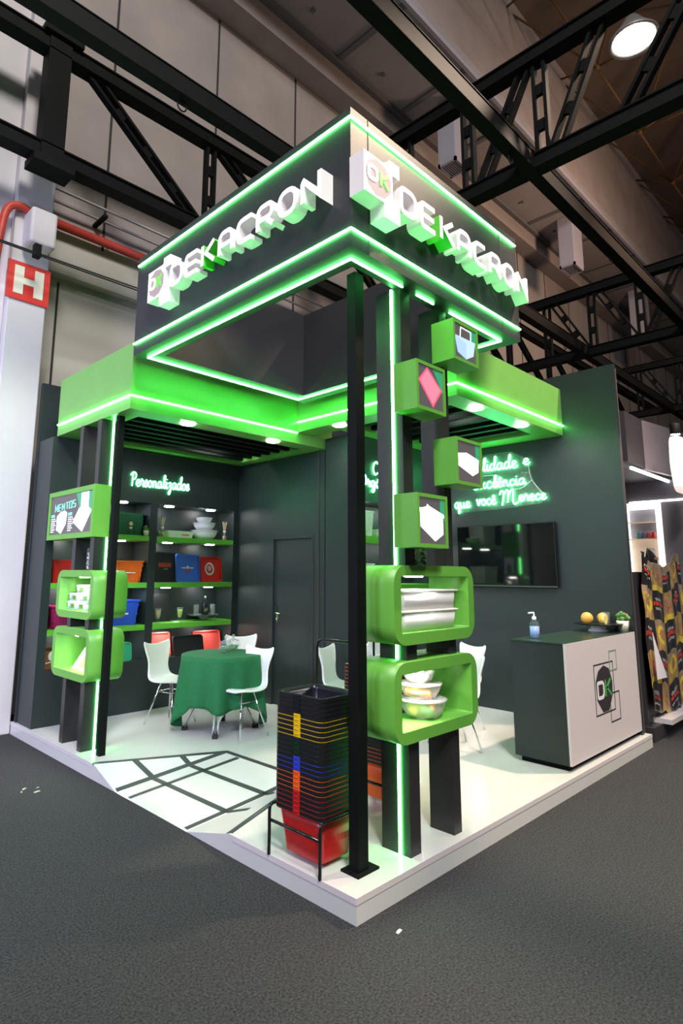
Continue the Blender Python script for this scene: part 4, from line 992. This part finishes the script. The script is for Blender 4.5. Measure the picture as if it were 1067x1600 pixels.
def ringm(mb, P, u, v, r0, r1, asp, mi, n=28):
    L = []
    for k in range(n): a = 2*PI*k/n; L += [P(u+r0*math.cos(a), v+r0*asp*math.sin(a)), P(u+r1*math.cos(a), v+r1*asp*math.sin(a))]
    mb.add(L, [(2*k, 2*k+1, (2*k+3) % (2*n), (2*k+2) % (2*n)) for k in range(n)], mi)
def m_red(mb, P):
    ringm(mb, P, 0.5, 0.52, 0.16, 0.23, 1.1, 0)
    for k, wd in enumerate((0.16, 0.24, 0.2, 0.12)): v = 0.60-0.055*k; poly(mb, P, [(0.5-wd/2,v),(0.5+wd/2,v),(0.5+wd/2,v+0.035),(0.5-wd/2,v+0.035)])
    return [MWHITE]
def m_blue(mb, P):
    ringm(mb, P, 0.5, 0.52, 0.0, 0.06, 1.2, 0); ringm(mb, P, 0.5, 0.43, 0.0, 0.075, 1.0, 1)
    for a, b in ((0.24, 0.42), (0.58, 0.76)): poly(mb, P, [(a,0.49),(b,0.49),(b,0.53),(a,0.53)])
    poly(mb, P, [(0.44,0.36),(0.56,0.36),(0.56,0.38),(0.44,0.38)], 1)
    return [MWHITE, MRED]
def m_blk(mb, P):
    for k in range(6): u = 0.28+0.095*k; poly(mb, P, [(u,0.50),(u+0.07,0.50),(u+0.07,0.62 if k % 2 else 0.66),(u,0.64)], 0)
    poly(mb, P, [(0.5,0.42),(0.68,0.42),(0.68,0.45),(0.5,0.45)], 1)
    return [MRED, mat('mark_green', (0.05,0.4,0.1), 0.5)]
TB = mat('bin_blue', (0.05,0.14,0.62), 0.28); TR = mat('bin_red', (0.60,0.025,0.018), 0.3); TK = mat('bin_black', (0.012,0.014,0.015), 0.35)
board('flat_bin', 'black bin with red lettering on the second shelf', 'bin', 1.38, 1.70, 4.50, S2, 0.375, TK, 0.12, 0, m_blk)
board('flat_bin', 'upright blue bin with a small white mark on the second shelf', 'bin', 1.695, 2.045, 4.47, S2, 0.355, TB, 0.14, 0, m_blue)
board('flat_bin', 'upright red bin with a white ring badge on the second shelf', 'bin', 2.05, 2.37, 4.48, S2, 0.33, TR, 0.12, 0.03, m_red, 0.05)
TR2 = mat('tray_coral', (0.72,0.085,0.07), 0.35)
board('serving_tray', 'red tray on the lowest shelf behind the left chair', 'tray', 1.375, 1.715, 4.56, S4, 0.29, TR2, 0.22)
board('serving_tray', 'black tray on the lowest shelf between two red trays', 'tray', 1.70, 2.13, 4.47, S4, 0.24, TK, 0.22, 0.03)
board('serving_tray', 'red tray on the lowest shelf behind the glass jars', 'tray', 2.05, 2.475, 4.57, S4, 0.27, TR2, 0.20, 0.02)
board('serving_tray', 'green tray on the lowest shelf beside the left display boxes', 'tray', 0.86, 1.145, 4.50, S4, 0.21, mat('tray_green', (0.03,0.30,0.15), 0.35), 0.14, 0.015)
def m_brown(mb, P):
    ringm(mb, P, 0.45, 0.55, 0.0, 0.18, 1.2, 0); poly(mb, P, [(0.05,0.22),(0.95,0.32),(0.95,0.36),(0.05,0.26)]); return [MWHITE]
board('carton', 'brown box with a white round mark on the lowest shelf at far left', 'box', 0.135, 0.34, 4.50, S4, 0.23, mat('brown_card', (0.20,0.075,0.03), 0.6), 0.05, 0, m_brown, 0.05, 0.012)
board('serving_tray', 'thin black frame tray leaning on the third shelf behind the glasses', 'tray', 1.40, 1.755, 4.66, S3, 0.345, TK, 0.12, 0, None, 0.012, 0.012)
def beer_glass(x, label, top):
    t = thing('stemmed_glass', label, 'glass', (x, 4.44, S3)); c = (x, 4.44, S3)
    MB().lathe([(0.001,0),(0.034,0),(0.034,0.004),(0.006,0.012),(0.006,0.035),(0.022,0.055),(0.034,0.10),(0.037,0.18),(0.034,0.18),(0.031,0.10),(0.018,0.06),(0.001,0.05)], c, 20).build('glass', GLASS, t)
    MB().lathe([(0.001,0.056),(0.016,0.062),(0.029,0.10),(0.032,0.155),(0.001,0.155)], c, 16).build('drink', mat(top[0], top[1], 0.3, trans=0.3), t)
beer_glass(1.45, 'stemmed glass of olive drink at the left of the third shelf', ('drink_olive', (0.42,0.38,0.08)))
beer_glass(1.755, 'stemmed glass of bright lime drink on the third shelf', ('drink_lime', (0.55,0.75,0.06)))
tag(MB().box(1.66, 1.74, 4.42, 4.46, S3, S3+0.012).build('card', WPLAST, bevel=0.002), 'small white card lying beside the lime drink', 'card')
t = thing('pedestal_tray', 'clear pedestal tray holding the dark bottle and two glasses', 'tray', (2.19, 4.56, S3)); c = (2.19, 4.56, S3)
MB().lathe([(0.001,0),(0.06,0),(0.062,0.05),(0.001,0.055)], c, 24).build('foot', mat('steel_foot', (0.5,0.5,0.5), 0.3, 1.0), t)
MB().lathe([(0.001,0.056),(0.19,0.056),(0.205,0.075),(0.20,0.075),(0.186,0.060),(0.001,0.060)], c, 36).build('plate', mat('smoke_glass', (0.3,0.33,0.33), 0.05, trans=0.8), t)
t = thing('wine_bottle', 'dark bottle standing on the pedestal tray', 'bottle', (2.20, 4.55, S3+0.061)); c = (2.20, 4.55, S3+0.061)
MB().lathe([(0.001,0),(0.040,0),(0.042,0.01),(0.042,0.13),(0.034,0.16),(0.016,0.19),(0.014,0.24),(0.001,0.24)], c, 20).build('glass_body', BPLAST, t)
MB().lathe([(0.0152,0.21),(0.0158,0.242),(0.001,0.245)], c, 14).build('cap', mat('silver_cap', (0.6,0.6,0.55), 0.3, 1.0), t)
mb = MB()
for k in range(4): mb.box(c[0]-0.03+0.012*k, c[0]-0.022+0.012*k, c[1]-0.0435, c[1]-0.036, c[2]+0.05+0.02*(k % 2), c[2]+0.075+0.02*(k % 2))
mb.build('label_mark', MGOLD, t)
for x, lb in ((2.06, 'clear tumbler left of the dark bottle on the pedestal tray'), (2.315, 'clear tumbler right of the dark bottle on the pedestal tray')):
    t = thing('tumbler', lb, 'glass', (x, 4.54, S3+0.062))
    MB().lathe([(0.001,0.006),(0.028,0.006),(0.033,0.14),(0.036,0.14),(0.031,0),(0.001,0)], (x,4.54,S3+0.062), 18).build('glass', GLASS, t)
# goods on the storage-front shelving seen through the gap
for z, hh, lb in ((S1, 0.30, 'white bin on the top storage-front shelf seen between post and fin'), (S2, 0.24, 'white bin on the second storage-front shelf seen beside the post'), (S3, 0.22, 'white bin on the third storage-front shelf seen beside the post')):
    crate('white_bin', lb, 'bin', 2.69, 3.08, 2.38, 2.66, z, hh, WPLAST, 0.02, 0.01)
crate('white_bin', 'white bin on the lowest storage-front shelf seen beside the post', 'bin', 2.69, 3.05, 2.40, 2.66, S4, 0.22, WPLAST, 0.02, 0.01)
bowl(3.20, 2.50, S1, 0.10, 0.09, 'white bowl right of the bin on the storage-front shelf', WPLAST, None)
bowl(3.02, 2.38+0.3, S2, 0.07, 0.06, 'small white bowl on the second storage-front shelf', WPLAST, None) if False else None

# ------------------------------------------------------------------ goods in the display boxes
def tub(x0, x1, y0, y1, z, h, label, filled):
    t = thing('plastic_tub', label, 'tub', ((x0+x1)/2, (y0+y1)/2, z)); cx, cy, hx, hy = (x0+x1)/2, (y0+y1)/2, (x1-x0)/2, (y1-y0)/2
    R = lambda a, b, zz: [(cx+p[0], cy+p[1], z+zz) for p in rrect(-a, a, -b, b, 0.03, 5)]
    loft(MB(), [R(hx-0.018,hy-0.016,0),R(hx-0.008,hy-0.008,h*0.9),R(hx-0.011,hy-0.011,h*0.9),R(hx-0.021,hy-0.019,0.004)], 0, True, True).build('body', FROST, t)
    loft(MB(), [R(hx+0.012,hy-0.002,h*0.88),R(hx+0.016,hy+0.002,h*0.92),R(hx+0.016,hy+0.002,h*0.97),R(hx-0.01,hy-0.01,h)], 0, True, True).build('lid', FROST, t)
    if filled:
        mb = MB(); rg = random.Random(5)
        for k in range(60): mb.sphere((rg.uniform(cx-hx*0.75,cx+hx*0.75), rg.uniform(cy-hy*0.7,cy+hy*0.7), z+rg.uniform(0.012,0.06)), 0.014, n=6, mi=k % 2)
        tag(mb.build('contents', [mat('wrapped_sweet', (0.55,0.5,0.5), 0.3), mat('wrapped_brown', (0.30,0.22,0.20), 0.4)], t), kind='stuff')
tub(0.50, 1.10, 0.055, 0.30, 1.2365, 0.125, 'lower clouded tub of small wrapped sweets in the upper box', True)
tub(0.50, 1.10, 0.055, 0.30, 1.3635, 0.12, 'upper clouded tub with pale lid in the upper box', False)
FO = mat('fruit_orange', (0.8,0.25,0.05), 0.6); FY = mat('fruit_yellow', (0.75,0.65,0.12), 0.6); FR = mat('fruit_red', (0.65,0.12,0.08), 0.6); FG = mat('fruit_green', (0.2,0.4,0.15), 0.6)
GT = 'clouded bowls in the lower display box'
bowl(0.84, 0.175, 0.6935, 0.145, 0.112, 'large clouded bowl of fruit at the bottom of the display box tower', FROSTC, GT, [('yellow_fruit', FY, 7), ('red_fruit', FR, 8), ('green_fruit', FG, 6)], 'lidded_bowl', True)
bowl(0.815, 0.175, 0.8125, 0.132, 0.090, 'medium clouded bowl of fruit in the middle of the display box tower', FROSTC, GT, [('orange_fruit', FO, 9), ('yellow_fruit', FY, 3)], 'lidded_bowl', True)
bowl(0.80, 0.175, 0.908, 0.100, 0.070, 'small white clouded bowl on top of the display box tower', FROSTC, GT, [('pale_fruit', mat('fruit_pale', (0.8,0.75,0.7), 0.6), 8)], 'lidded_bowl', False)
t = thing('grass_plant', 'thin dry grass plant in a pale pot inside the lower display box', 'plant', (1.06, 0.22, 0.694))
MB().box(1.02, 1.09, 0.19, 0.25, 0.6935, 0.715).build('pot', mat('pale_wood', (0.6,0.5,0.3), 0.6), t)
mb = MB(); rg = random.Random(8)
for k in range(22):
    a = rg.uniform(0, 2*PI); x = 1.055+0.02*math.cos(a); y = 0.22+0.015*math.sin(a); mb.tube(smooth_line([(x,y,0.715),(x+0.008*math.cos(a),y,0.77),(x+0.03*math.cos(a),y+0.01*math.sin(a),0.83+0.04*rg.random())], 4), 0.0016, 5)
mb.build('blades', mat('dry_grass', (0.3,0.42,0.15), 0.7), t)
# small labelled tubs, left upper box: three rows of a pyramid
LG = mat('label_green', (0.09,0.30,0.02), 0.5); LD = mat('label_dark', (0.05,0.06,0.07), 0.5)
def small_tub(y, z, label):
    t = thing('labelled_tub', label, 'tub', (0.19, y, z), 'small labelled tubs'); cx, cy, hx, hy, h = 0.19, y, 0.085, 0.118, 0.079
    R = lambda a, b, zz: [(cx+p[0], cy+p[1], z+zz) for p in rrect(-a, a, -b, b, 0.02, 4)]
    loft(MB(), [R(hx-0.012,hy-0.012,0),R(hx-0.004,hy-0.004,h*0.85)], 0, True, True).build('body', WPLAST, t)
    loft(MB(), [R(hx,hy,h*0.82),R(hx,hy,h*0.95),R(hx-0.008,hy-0.008,h)], 0, True, True).build('lid', WPLAST, t)
    mb = MB().box(cx-hx+0.004, cx-hx+0.006, y-0.055, y+0.01, z+0.016, z+0.056); mb.box(cx-hx+0.004, cx-hx+0.006, y+0.012, y+0.05, z+0.016, z+0.056, 1)
    for k in range(3): mb.box(cx-hx+0.0032, cx-hx+0.004, y+0.018, y+0.044, z+0.022+0.012*k, z+0.028+0.012*k, 2)
    mb.build('label', [LG, LD, MWHITE], t)
ZQ = 1.2135
for y, z, lb in ((4.00-0.12,ZQ,'labelled white tub at the bottom left of the small pyramid'), (3.63,ZQ,'labelled white tub at the bottom right of the small pyramid'),
               (3.80,ZQ+0.08,'labelled white tub in the middle row left of the small pyramid'), (3.555,ZQ+0.08,'labelled white tub in the middle row right of the small pyramid'),
               (3.64,ZQ+0.16,'labelled white tub crowning the small pyramid')):
    small_tub(min(y,3.81) if z == ZQ and y > 3.8 else y-0.02, z, lb)
t = thing('tent_card', 'pointed white card with an orange picture in the lower left box', 'card', (0.17, 3.5, 0.66))
MB().add([(0.13,3.76,0.661),(0.13,3.42,0.661),(0.24,3.42,0.661),(0.24,3.76,0.661),(0.185,3.47,0.972),(0.185,3.43,0.972)], [(0,1,5,4),(2,3,4,5),(0,4,3),(1,2,5),(0,3,2,1)]).build('card', WPLAST, t)
pf = lambda y, z: (0.1285+0.055*(z-0.661)/0.311, y, z)
MB().add([pf(3.64,0.69),pf(3.46,0.69),pf(3.45,0.80),pf(3.50,0.81),pf(3.56,0.76)], [(0,1,2,3,4)]).build('picture', mat('print_orange', (0.8,0.40,0.12), 0.5), t)
def pebble_vase(x, y, z, r, h, label):
    t = thing('pebble_vase', label, 'vase', (x,y,z)); c = (x,y,z)
    MB().lathe([(0.001,0),(r,0),(r,h),(r-0.004,h),(r-0.004,0.006),(0.001,0.006)], c, 24).build('glass', GLASS, t)
    mb = MB(); rg = random.Random(int(y*100))
    for k in range(150): a = rg.uniform(0,2*PI); q = (r-0.012)*math.sqrt(rg.random()); mb.sphere((x+q*math.cos(a), y+q*math.sin(a), z+0.012+(h*0.8-0.02)*rg.random()), 0.009, mi=k % 3, n=6)
    tag(mb.build('pebbles', [mat('pebble_dark', (0.06,0.065,0.06), 0.4), mat('pebble_tan', (0.88,0.82,0.68), 0.5), mat('pebble_grey', (0.75,0.75,0.72), 0.5)], t), kind='stuff')
pebble_vase(0.815, 0.17, 1.632, 0.062, 0.22, 'tall glass vase of pebbles on the upper front display box')
pebble_vase(0.155, 3.53, 1.596, 0.050, 0.21, 'tall glass vase of pebbles on the left group display box')
tag(MB().sphere((0.16, 3.55, 1.07), 0.03, sy=1.6).build('jar', mat('jar_tan', (0.35,0.32,0.25), 0.4)), 'small tan jar between the two left display boxes', 'jar') if False else None

# ------------------------------------------------------------------ neighbouring stand on the right
NG = mat('neighbour_grey', (0.17,0.155,0.165), 0.55, noise=0.05, nscale=4); ND = mat('neighbour_dark', (0.035,0.033,0.038), 0.5); NW = mat('neighbour_wall', (0.09,0.085,0.10), 0.6)
t = thing('neighbour_canopy', 'grey canopy of the next stand with a white light line', 'canopy', (5.8, 1.0, 2.8))
MB().box(4.80, 5.40, 0.10, 0.16, 2.86, 3.45).build('side_panel', ND, t)
mb = MB(); N = 10; vs = []
for k in range(N+1):
    x = 5.40+2.0*k/N; y = 0.10-0.30*math.sin(0.5*PI*min(1, k/N*1.2))*0.6
    vs += [(x,y,2.84-0.02*k/N),(x,y,3.45),(x,y+0.05,3.45),(x,y+0.05,2.84-0.02*k/N)]
fs = []
for k in range(N): o = 4*k; fs += [(o,o+4,o+5,o+1),(o+1,o+5,o+6,o+2),(o+2,o+6,o+7,o+3),(o+3,o+7,o+4,o)]
fs += [(0,1,2,3), (4*N,4*N+1,4*N+2,4*N+3)]
mb.add(vs, fs).build('curved_fascia', NG, t)
MB().box(4.80, 7.4, 0.16, 5.0, 2.80, 2.86).build('soffit', ND, t)
MB().box(4.80, 7.4, 0.065, 0.09, 2.765, 2.795).build('light_line', WLED, t)
struct(MB().box(6.2, 6.3, -3.0, 5.0, FLOOR, 2.8).build('wall_neighbour', NW))
WFR = mat('glow_frame', (1,1,1), 0.4, emit=(1,0.93,0.88), es=1.4); CREAM = mat('cream_panel', (0.6,0.5,0.4), 0.6, emit=(0.6,0.46,0.33), es=0.45)
t = thing('neighbour_showcase', 'white framed glowing wall showcase in the next stand', 'shelves', (6.15, 0.35, 1.2))
MB().box(6.185, 6.2, -1.2, 0.56, 2.525, 2.548).build('light_line', WLED, t)
mb = MB(); ya, yb, zb, zt = 0.19, 0.60, 1.0, 2.52
mb.box(6.10,6.2,ya,yb,zt-0.085,zt).box(6.10,6.2,ya,ya+0.045,zb,zt-0.085).box(6.10,6.2,yb-0.03,yb,zb,zt-0.085)
mb.build('frame', WFR, t)
MB().box(6.185,6.2,ya+0.045,yb-0.03,zb,2.06).build('lower_panel', CREAM, t)
MB().box(6.185,6.199,ya+0.045,yb-0.03,2.06,2.43).build('upper_panel', mat('showcase_back', (0.35,0.36,0.42), 0.6), t)
for z in (2.05, 2.27): MB().box(6.10,6.185,ya+0.045,yb-0.03,z-0.012,z).build('shelf', CREAM, t)
rg = random.Random(2)
for k, (cl, lb) in enumerate((((0.6,0.06,0.05),'red jar on the glowing showcase shelf, rightmost'),((0.55,0.08,0.07),'red jar on the glowing showcase shelf, second from right'),((0.15,0.16,0.3),'blue grey jar on the glowing showcase shelf'),((0.1,0.35,0.33),'teal jar on the glowing showcase shelf, leftmost'))):
    y = 0.285+0.06*k; c = (6.145, y, 2.05)
    tag(MB().lathe([(0.001,0),(0.024,0),(0.027,0.03),(0.02,0.07),(0.022,0.085),(0.001,0.09)], c, 14).build('jar', mat('jar_%d' % k, cl, 0.4)), lb, 'jar')
t = thing('lit_sign', 'glowing white and red sign at the right edge of the picture', 'sign', (5.2, -0.33, 2.5))
MB().prism(rnd_corner([(4.93,2.78),(5.02,2.50),(5.7,2.50),(5.7,3.14),(4.98,3.12)], 0.10, True), lambda p: (p[0],-0.28,p[1]), lambda p: (p[0],-0.36,p[1])).build('panel', mat('sign_glow', (1,0.9,0.88), 0.5, emit=(1.0,0.70,0.66), es=0.95), t)
MB().prism(rnd_corner([(5.06,2.52),(5.7,2.52),(5.7,2.72),(5.2,2.70)], 0.06, True), lambda p: (p[0],-0.36,p[1]), lambda p: (p[0],-0.366,p[1])).build('red_band', mat('sign_glow_red', (0.8,0.1,0.1), 0.5, emit=(0.9,0.18,0.16), es=0.8), t)
t = thing('spotlight', 'small bright spotlight above the glowing sign of the next stand', 'lamp', (5.06, -0.33, 3.14))
MB().lathe([(0.001,-0.01),(0.045,0.0),(0.05,0.02),(0.001,0.03)], (5.06,-0.33,3.14), 18).build('lens', DOWN, t); MB().lathe([(0.051,0.0),(0.055,0.12),(0.001,0.14)], (5.06,-0.33,3.14), 18).build('housing', STEELB, t)

# printed food tarp draped over the neighbouring counter front
TM = [mat('tarp_black', (0.018,0.016,0.016), 0.28, coat=0.4), mat('tarp_gold', (0.42,0.27,0.09), 0.35, noise=0.35, nscale=14, coat=0.4), mat('tarp_yellow', (0.75,0.58,0.05), 0.35, coat=0.3), mat('tarp_meat', (0.42,0.20,0.10), 0.4, noise=0.5, nscale=30, coat=0.3),
      mat('tarp_red', (0.75,0.05,0.02), 0.35), mat('tarp_white', (0.6,0.58,0.56), 0.4), mat('tarp_kraft', (0.33,0.24,0.14), 0.35, noise=0.25, nscale=18, coat=0.4)]
NX, NZ = 120, 150; TX0, TX1, TZ1 = 4.765, 6.20, 1.85
def tarp_mat(u, v):
    cx, cz = u/0.33, v/0.36; i, j = int(cx), int(cz); fx, fz = cx-i, cz-j
    if v < 0.10 and u > 0.2: return 6
    if (i+j) % 2 == 0:
        if 0.40 < fz < 0.52 and 0.12 < fx < 0.85: return 4 if math.sin(fx*70) > -0.6 else 0
        if (0.26 < fz < 0.37 or 0.60 < fz < 0.68) and 0.22 < fx < 0.75: return 5 if math.sin(fx*90+fz*40) > 0.1 else 0
        return 0
    r = math.hypot((fx-0.52)*1.0, (fz-0.5)*1.1)
    if (i*3+j) % 4 == 1:
        if r < 0.20: return 3
        if r < 0.34: return 2
        return 1 if fz > 0.2 else 6
    if r < 0.26: return 3
    if fz > 0.82: return 2
    return 1
vs = []; fs = []; mi = []
def tp(i, k):
    u = (TX1-TX0)*i/NX; f = k/NZ
    droop = 0.16*math.sin(PI*min(1, u/1.3))*(1-f) + 0.02*math.sin(u*9)*(1-f)
    ztop = TZ1-droop; zbot = 0.10+0.05*math.sin(u*7)+0.03*math.sin(u*17); z = ztop+(zbot-ztop)*f
    y = 0.045-0.009*math.sin(u*13+3*f)-0.005*math.sin(u*31-6*f+1)-0.012*math.sin(f*9+u*4)*f
    x = TX0+u-0.05*math.sin(PI*f)*(1-u)*0.6
    g = (1-f)**2*max(0, 0.5-u); y -= 0.05*g*math.sin(10*(f*2+u*5))
    return (x, y, z)
for k in range(NZ+1):
    for i in range(NX+1): vs.append(tp(i, k))
mb = MB(); mb.v = vs
for k in range(NZ):
    for i in range(NX):
        a = k*(NX+1)+i; mb.f.append([a, a+1, a+NX+2, a+NX+1]); mb.m.append(tarp_mat((TX1-TX0)*(i+0.5)/NX, 1.75*(k+0.5)/NZ)); mb.sm.append(True)
o = mb.build('printed_tarp', TM, solid=0.003); tag(o, 'glossy tarp printed with food packs draped over the next stand', 'tarp')
tag(MB().add([(4.80,0.0,0.98),(4.79,-0.015,0.50),(5.10,-0.02,0.49),(4.95,-0.012,0.72)], [(0,1,2,3)]).build('paper_corner', mat('paper_white', (0.75,0.74,0.78), 0.6), solid=0.003), 'torn white paper corner on the printed food tarp', 'paper')
t = thing('neighbour_plinth', 'low black plinth with a white top under the printed tarp', 'plinth', (5.7, 0.1, FLOOR))
MB().box(4.70, 8, 0.03, 0.5, FLOOR, 0.02).build('plinth', ND, t)
MB().box(5.0, 8, -0.06, 0.5, 0.02, 0.07).build('white_top', WHITEL, t)
MB().box(4.82, 6.1, 0.12, 0.45, 0.0, 1.62).build('tarp_counter', ND, None)
tag(COL.objects[-1], 'dark counter hidden under the printed tarp', 'counter')
t = thing('snack_bag', 'black glossy snack bag standing behind the printed tarp', 'bag', (5.95, 0.28, 1.62))
mb = MB(); rings = []
for k in range(9):
    f = k/8; hw = 0.17*(1-0.12*f); d = 0.06*math.sin(PI*(0.12+0.85*f))+0.004
    rings.append([(5.95+hw*math.cos(a), 0.28+d*math.sin(a), 1.62+0.30*f) for a in [2*PI*q/20 for q in range(20)]])
loft(mb, rings, 0, True, True); mb.build('pack', TM[0], t)
mb = MB()
for k in range(5): mb.box(5.86+0.03*k, 5.88+0.03*k, 0.215, 0.222, 1.78, 1.80+0.01*(k % 2), k % 2)
mb.build('lettering', [TM[5], TM[4]], t)

# scraps on the carpet
rg = random.Random(4); SCR = mat('paper_scrap', (0.55,0.48,0.36), 0.8)
for x, y, r, lb in ((-0.49,3.06,0.022,'tan scrap of packing on the carpet near the left platform end'), (-0.44,2.93,0.026,'second tan scrap of packing on the carpet nearer the ramp'), (-0.53,3.00,0.014,'tiny tan scrap on the carpet left of the others'), (-0.40,3.02,0.012,'tiny tan scrap on the carpet beside the larger scraps'),
                (0.115,-0.17,0.020,'white paper scrap on the carpet in front of the platform corner')):
    a = rg.uniform(0, 3); c, s = math.cos(a), math.sin(a)
    mb = MB(); q = [(-1,-0.35),(0.9,-0.4),(1,0.3),(0.1,0.45),(-0.9,0.3)]
    mb.prism(q, lambda p: (x+r*(p[0]*c-p[1]*s), y+r*(p[0]*s+p[1]*c), FLOOR+0.001), lambda p: (x+r*(p[0]*c-p[1]*s), y+r*(p[0]*s+p[1]*c), FLOOR+0.005))
    tag(mb.build('scrap', MWHITE if 'white' in lb else SCR), lb, 'scrap')
